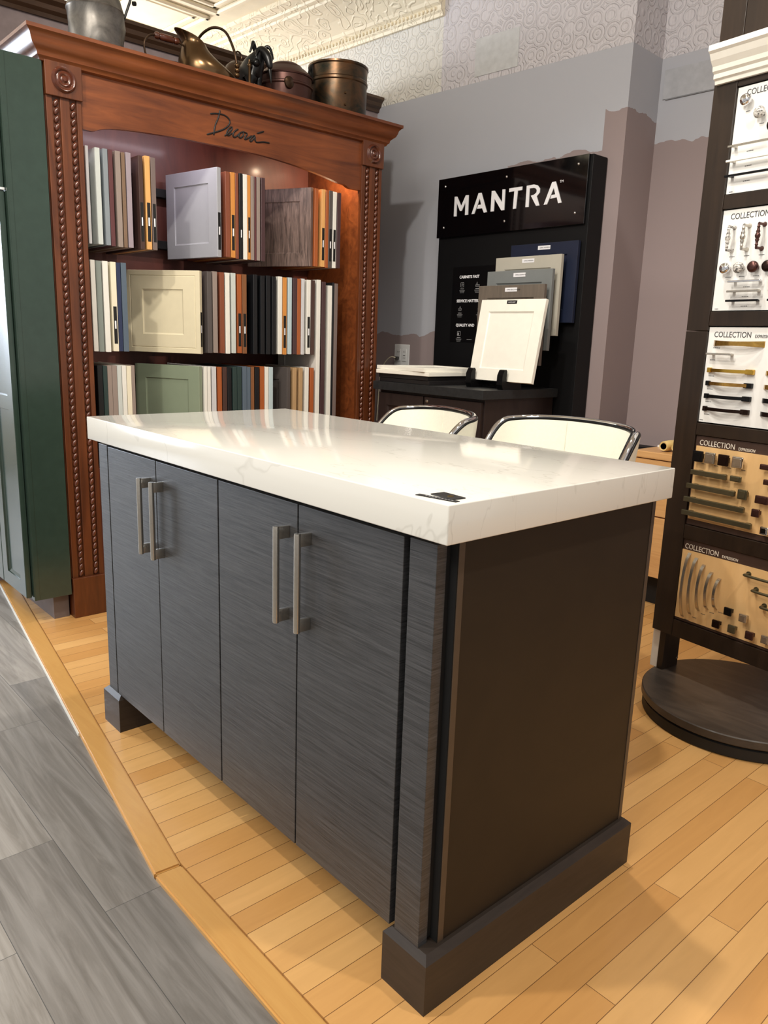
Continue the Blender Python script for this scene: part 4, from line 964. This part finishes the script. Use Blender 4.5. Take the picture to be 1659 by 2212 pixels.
def knob_sq(b, x, z, mat, s=.0145, y=FB-.003, sx=1, proj=.026):
    bm = nb(); box(bm, x-s*sx, x+s*sx, y-proj, y-proj+.008, z-s, z+s, .002, M=MS); box(bm, x-s*sx*.7, x+s*sx*.7, y-proj-.0015, y-proj+.002, z-s*.7, z+s*.7, .0008, M=MS); box(bm, x-s*.45, x+s*.45, y-proj+.007, y, z-s*.45, z+s*.45, M=MS); return obj('cabinet_knob', bm, mat, b)
# board 1
mats3 = [chrome, steel, dkbronze]
stripe = wood('marbled_metal', S(60, 56, 54), S(224, 220, 214), (60, 60, 160), rough=.25, coat=.2, contrast=.2, bump=0)
knob_round(b1, -.196, 1.847, chrome, .0165); knob_round(b1, -.149, 1.805, stripe, .0165); knob_round(b1, -.104, 1.764, dkbronze, .0165)
for x, z in ((-.196, 1.820), (-.149, 1.779), (-.104, 1.738)): caption(b1, x-.007, z)
for x, z in ((-.02, 1.847), (.06, 1.805)): knob_round(b1, x, z, steel)
for z, mt in ((1.727, steel), (1.687, white_paint), (1.646, blackmetal)):
    pull_bar(b1, -.232, -.06, z, mt, h=.006, proj=.026); caption(b1, -.185, z-.016, .022)
    pull_bar(b1, -.03, .14, z, mt, h=.006, proj=.026)
caption(b1, -.226, 1.605, .012)
# board 2 turned pulls
def turned(b, x, z0, z1, mat):
    bm = nb(); L0 = z1-z0
    pr = [(.0001, 0), (.0035, 0), (.0035, .1), (.005, .13), (.0035, .16), (.004, .25), (.006, .33), (.0045, .38), (.0062, .42), (.0078, .5), (.0062, .58), (.0045, .62), (.006, .67), (.004, .75), (.0035, .84), (.005, .87), (.0035, .9), (.0035, 1), (.0001, 1)]
    lathe(bm, [(r_, u*L0) for r_, u in pr], x, FB-.028, z0, 14, M=MS)
    for z in (z0, z1):
        p0 = MS @ Vector((x, FB-.028, z)); p1 = MS @ Vector((x, FB, z)); tube(bm, [p0, p0.lerp(p1, .7), p1], [.0042, .0036, .0075], 10)
    obj('cabinet_pull', bm, mat, b, True, 60)
for x, mt in ((-.193, stripe), (-.146, steel), (-.100, rosebronze), (-.054, dkbronze), (-.008, chrome), (.04, steel)):
    turned(b2, x, 1.437, 1.503, mt); caption(b2, x-.006, 1.420, .018)
for x, mt in ((-.197, chrome), (-.153, stripe), (-.108, rosebronze), (-.064, dkbronze), (-.02, steel), (.024, chrome)):
    knob_round(b2, x, 1.386, mt); caption(b2, x-.006, 1.362, .018)
for z, mt in ((1.347, chrome), (1.319, steel), (1.292, blackmetal)):
    pull_bar(b2, -.180, -.078, z, mt, h=.006, proj=.024); caption(b2, -.142, z-.015, .022)
    pull_bar(b2, -.05, .05, z, mt, h=.006, proj=.024)
caption(b2, -.226, 1.270, .012)
# board 3
ombre = wood('ombre_gold', S(120, 74, 34), S(222, 178, 88), (9, 9, 9), rough=.2, coat=.2, contrast=.5, bump=0); ombre.node_tree.nodes['Principled BSDF'].inputs['Metallic'].default_value = .9
pull_arch(b3, -.215, -.050, 1.168, ombre, h=.013, proj=.024, flare=.4)
pull_bar(b3, -.222, -.137, 1.136, steel, h=.006, proj=.026)
for z, mt in ((1.087, brass), (1.047, ombre), (1.008, blackmetal), (.969, dkbronze)):
    pull_arch(b3, -.219, -.070, z, mt, h=.010, proj=.024)
    for xa, xb in ((-.2205, -.209), (-.094, -.0685)):
        bm = nb(); box(bm, xa, xb, FB-.012, FB-.0002, z-.0075, z+.0075, .0015, M=MS); obj('pull_end', bm, mt if mt is not ombre else blackmetal, b3)
    caption(b3, -.219, z-.018, .020)
    pull_arch(b3, -.036, .10, z, mt, h=.013, proj=.024)
caption(b3, -.215, 1.154, .024); caption(b3, -.221, 1.118, .018); caption(b3, -.232, .932, .012)
# board 4
for x, mt in ((-.206, blackmetal), (-.163, steel), (-.118, dkbronze), (-.071, chrome)): knob_sq(w4, x, .820, mt, .0172); caption(w4, x+.002, .796, .014, FB-.003)
for (xa, xb, z) in ((-.222, -.100, .769), (-.232, -.066, .724), (-.236, -.030, .680), (-.238, -.001, .636)):
    pull_bar(w4, xa, xb, z, bronze, h=.0155, proj=.028, d=.011, post=.013, inset=.020, y=FB-.003)
knob_sq(w4, -.070, .770, bronze, .0085, sx=2.1); knob_sq(w4, -.042, .727, bronze, .0150)
for x, z, mt, sx in ((.020, .819, rosebronze, 2.4), (.035, .776, rosebronze, 2.2), (.020, .722, rosebronze, 1.7), (.006, .680, rosebronze, 1), (.040, .633, chrome, 1), (.10, .70, rosebronze, 1), (.12, .65, chrome, 1)): knob_sq(w4, x, z, mt, .0120 if sx < 2 else .008, sx=sx)
# board 5
for x, z0, z1 in ((-.2065, .284, .502), (-.1800, .300, .492), (-.1510, .321, .477), (-.1215, .335, .460), (-.0920, .345, .447)):
    pull_arch(w5, z0, z1, x, steel, h=.0085, proj=.026, th=.0035, vertical=True, y=FB-.003, flare=.35)
    caption(w5, x+.010, z0-.006, .016, FB-.003)
def wire_pull(b, x0, x1, z, mat):
    bm = nb(); y = FB-.003; pts = [(x0, y, z), (x0, y-.018, z), (x0+.006, y-.026, z), ((x0+x1)/2, y-.028, z), (x1-.006, y-.026, z), (x1, y-.018, z), (x1, y, z)]
    tube(bm, smooth_path([MS @ Vector(p_) for p_ in pts], 5), .0042, 10)
    for x in (x0, x1): lathe(bm, [(.0001, -.003), (.008, -.003), (.008, 0), (.0001, 0)], x, y, z, 14, M=MS, axis='y')
    obj('cabinet_pull', bm, mat, b, True, 60)
wire_pull(w5, .000, .150, .487, bronze); wire_pull(w5, .030, .150, .446, bronze); wire_pull(w5, .062, .160, .404, bronze)
for x, z, mt in ((-.038, .358, blackmetal), (.013, .353, steel), (-.072, .306, dkbronze), (-.018, .307, bronze), (.040, .306, rosebronze), (.09, .31, steel)):
    knob_sq(w5, x, z, mt, .0125)

# ================================================================ MAPLE DRAWER CABINET behind the stand
mc = thing('drawer_cabinet', 'natural maple drawer cabinet behind the revolving stand with dark toe kick', 'drawer cabinet', (-.80, 2.53, 0))
bm = nb(); box(bm, -1.065, -.52, 2.345, 2.735, .14, .672, .001); obj('carcass', bm, maple_cab, mc)
bm = nb(); box(bm, -1.070, -.515, 2.320, 2.738, .672, .703, .004); obj('top', bm, maple_cab, mc)
bm = nb(); box(bm, -1.05, -.54, 2.40, 2.72, 0, .14); obj('toe_kick', bm, black_gap, mc)
for z0, z1 in ((.145, .416), (.423, .668)):
    bm = nb(); box(bm, -1.062, -.523, 2.3255, 2.3445, z0, z1, .001); obj('drawer', bm, maple_cab, mc)
bm = nb()
lathe(bm, [(.014, -.05), (.019, -.052), (.022, -.046), (.024, 0), (.022, .046), (.019, .052), (.014, .05), (.013, 0), (.014, -.05)], -.955, 2.42, .7275, 28, M=None, axis='y')
o = obj('wooden_roll', bm, cream_wood, smooth=True, loc=(-.955, 2.42, .7275)); tag(o, 'pale turned wooden ring roll lying on the maple cabinet, further from the wall corner', 'wood turning', 'pale turned rolls on the maple cabinet')
o['label'] = 'hollow pale wooden roll on the maple cabinet, fully visible, open end forward'
c2_ = o.copy(); C.objects.link(c2_); c2_.location = (-.900, 2.425, .7275); c2_['label'] = 'hollow pale wooden roll on the maple cabinet, half hidden by the revolving stand'
bm = nb(); box(bm, -1.22, -1.02, 2.60, 2.742, .703, .709)
wsb = nb(); box(wsb, -1.055, -.93, 2.50, 2.72, .7035, .7135, .001); tag(obj('sample_board', wsb, white_lam, loc=(-1, 2.6, .7035)), 'white sample board lying on the maple cabinet near the wall', 'sample board')
bm.free()
bm = nb(); box(bm, -1.355, -1.075, 2.66, 2.748, .001, .66, .001); o = tag(obj('leaning_board', bm, white_lam, loc=(-1.2, 2.70, .001)), 'white board with black edge standing against the wall beside the maple cabinet', 'board')
bm = nb(); box(bm, -1.355, -1.075, 2.664, 2.748, .6602, .672, .001); obj('black_edge', bm, black_satin, o)

# ================================================================ LIGHTS
def lamp(kind, loc, energy, col=(1, .86, .68), size=.1, rot=None, name='lamp', **k):
    d = bpy.data.lights.new(name, kind); d.energy = energy; d.color = col
    if kind == 'AREA': d.size = size; d.shape = 'RECTANGLE' if 'sy' in k else 'SQUARE'; d.size_y = k.get('sy', size)
    elif kind in ('POINT', 'SPOT'): d.shadow_soft_size = size
    if kind == 'SPOT': d.spot_size = math.radians(k.get('ang', 100)); d.spot_blend = .6
    o = bpy.data.objects.new(name, d); C.objects.link(o); o.location = loc
    if rot: o.rotation_euler = rot
    return o
def aim(o, t):
    o.rotation_euler = (Vector(t)-o.location).to_track_quat('-Z', 'Y').to_euler(); return o
WARM = (1, .93, .83); COOL = (.74, .85, 1)
lamp('POINT', (-4.6, 1.2, 2.35), 55, WARM, .08, name='far_room_lamp')
lamp('POINT', (-4.2, -1.2, 2.30), 45, WARM, .08, name='far_room_lamp')
aim(lamp('SPOT', (-.9, -1.2, 3.3), 140, WARM, .05, name='ceiling_spot', ang=110), (-1.0, .2, 0))
aim(lamp('SPOT', (-.75, .95, 3.4), 130, WARM, .05, name='ceiling_spot', ang=120), (-.75, .7, 0))
aim(lamp('SPOT', (1.2, .6, 3.3), 115, WARM, .05, name='ceiling_spot', ang=110), (.2, 1.2, .2))
aim(lamp('SPOT', (-.6, -.4, 3.3), 140, WARM, .05, name='ceiling_spot', ang=90), (-2.0, 1.9, 1.6))
aim(lamp('AREA', (.3, -2.6, 3.2), 70, WARM, 1.6, name='ceiling_panel', sy=1.2), (-.6, .4, .6))
aim(lamp('AREA', (-6.0, -1.3, 1.5), 260, COOL, 2.2, name='shop_window', sy=2.0), (-1.8, -.2, .8))
# strip lights inside the cherry cabinet
aim(lamp('AREA', (-2.345, 1.64, 2.01), 5, (1, .74, .5), .08, name='cabinet_light', sy=.02), (-2.5, 1.80, 1.3))
aim(lamp('AREA', (-2.345, .80, 2.01), 3.0, (.95, .85, .95), .6, name='cabinet_light', sy=.02), (-2.6, .8, 1.5))

w = bpy.data.worlds.new('world'); bpy.context.scene.world = w; w.use_nodes = True
w.node_tree.nodes['Background'].inputs['Color'].default_value = (1, .97, .94, 1); w.node_tree.nodes['Background'].inputs['Strength'].default_value = .6

# ================================================================ CAMERA
yaw, pitch, roll = -.8383, -.2192, .0336
fwd = Vector((math.sin(yaw)*math.cos(pitch), math.cos(yaw)*math.cos(pitch), math.sin(pitch)))
rt = Vector((math.cos(yaw), -math.sin(yaw), 0)); up = rt.cross(fwd)
r_ = rt*math.cos(roll)+up*math.sin(roll); u_ = -rt*math.sin(roll)+up*math.cos(roll)
cam = bpy.data.cameras.new('camera'); co = bpy.data.objects.new('camera', cam); C.objects.link(co)
co.matrix_world = Matrix(((r_.x, u_.x, -fwd.x, .7577), (r_.y, u_.y, -fwd.y, -.8084), (r_.z, u_.z, -fwd.z, 1.147), (0, 0, 0, 1)))
cam.sensor_fit = 'HORIZONTAL'; cam.sensor_width = 36; cam.lens = 36*1675.5/1659; cam.clip_start = .02
sc = bpy.context.scene; sc.camera = co
sc.view_settings.view_transform = 'Standard'; sc.view_settings.look = 'None'; sc.view_settings.gamma = 1; sc.view_settings.use_curve_mapping = False
sc.view_settings.exposure = -.07
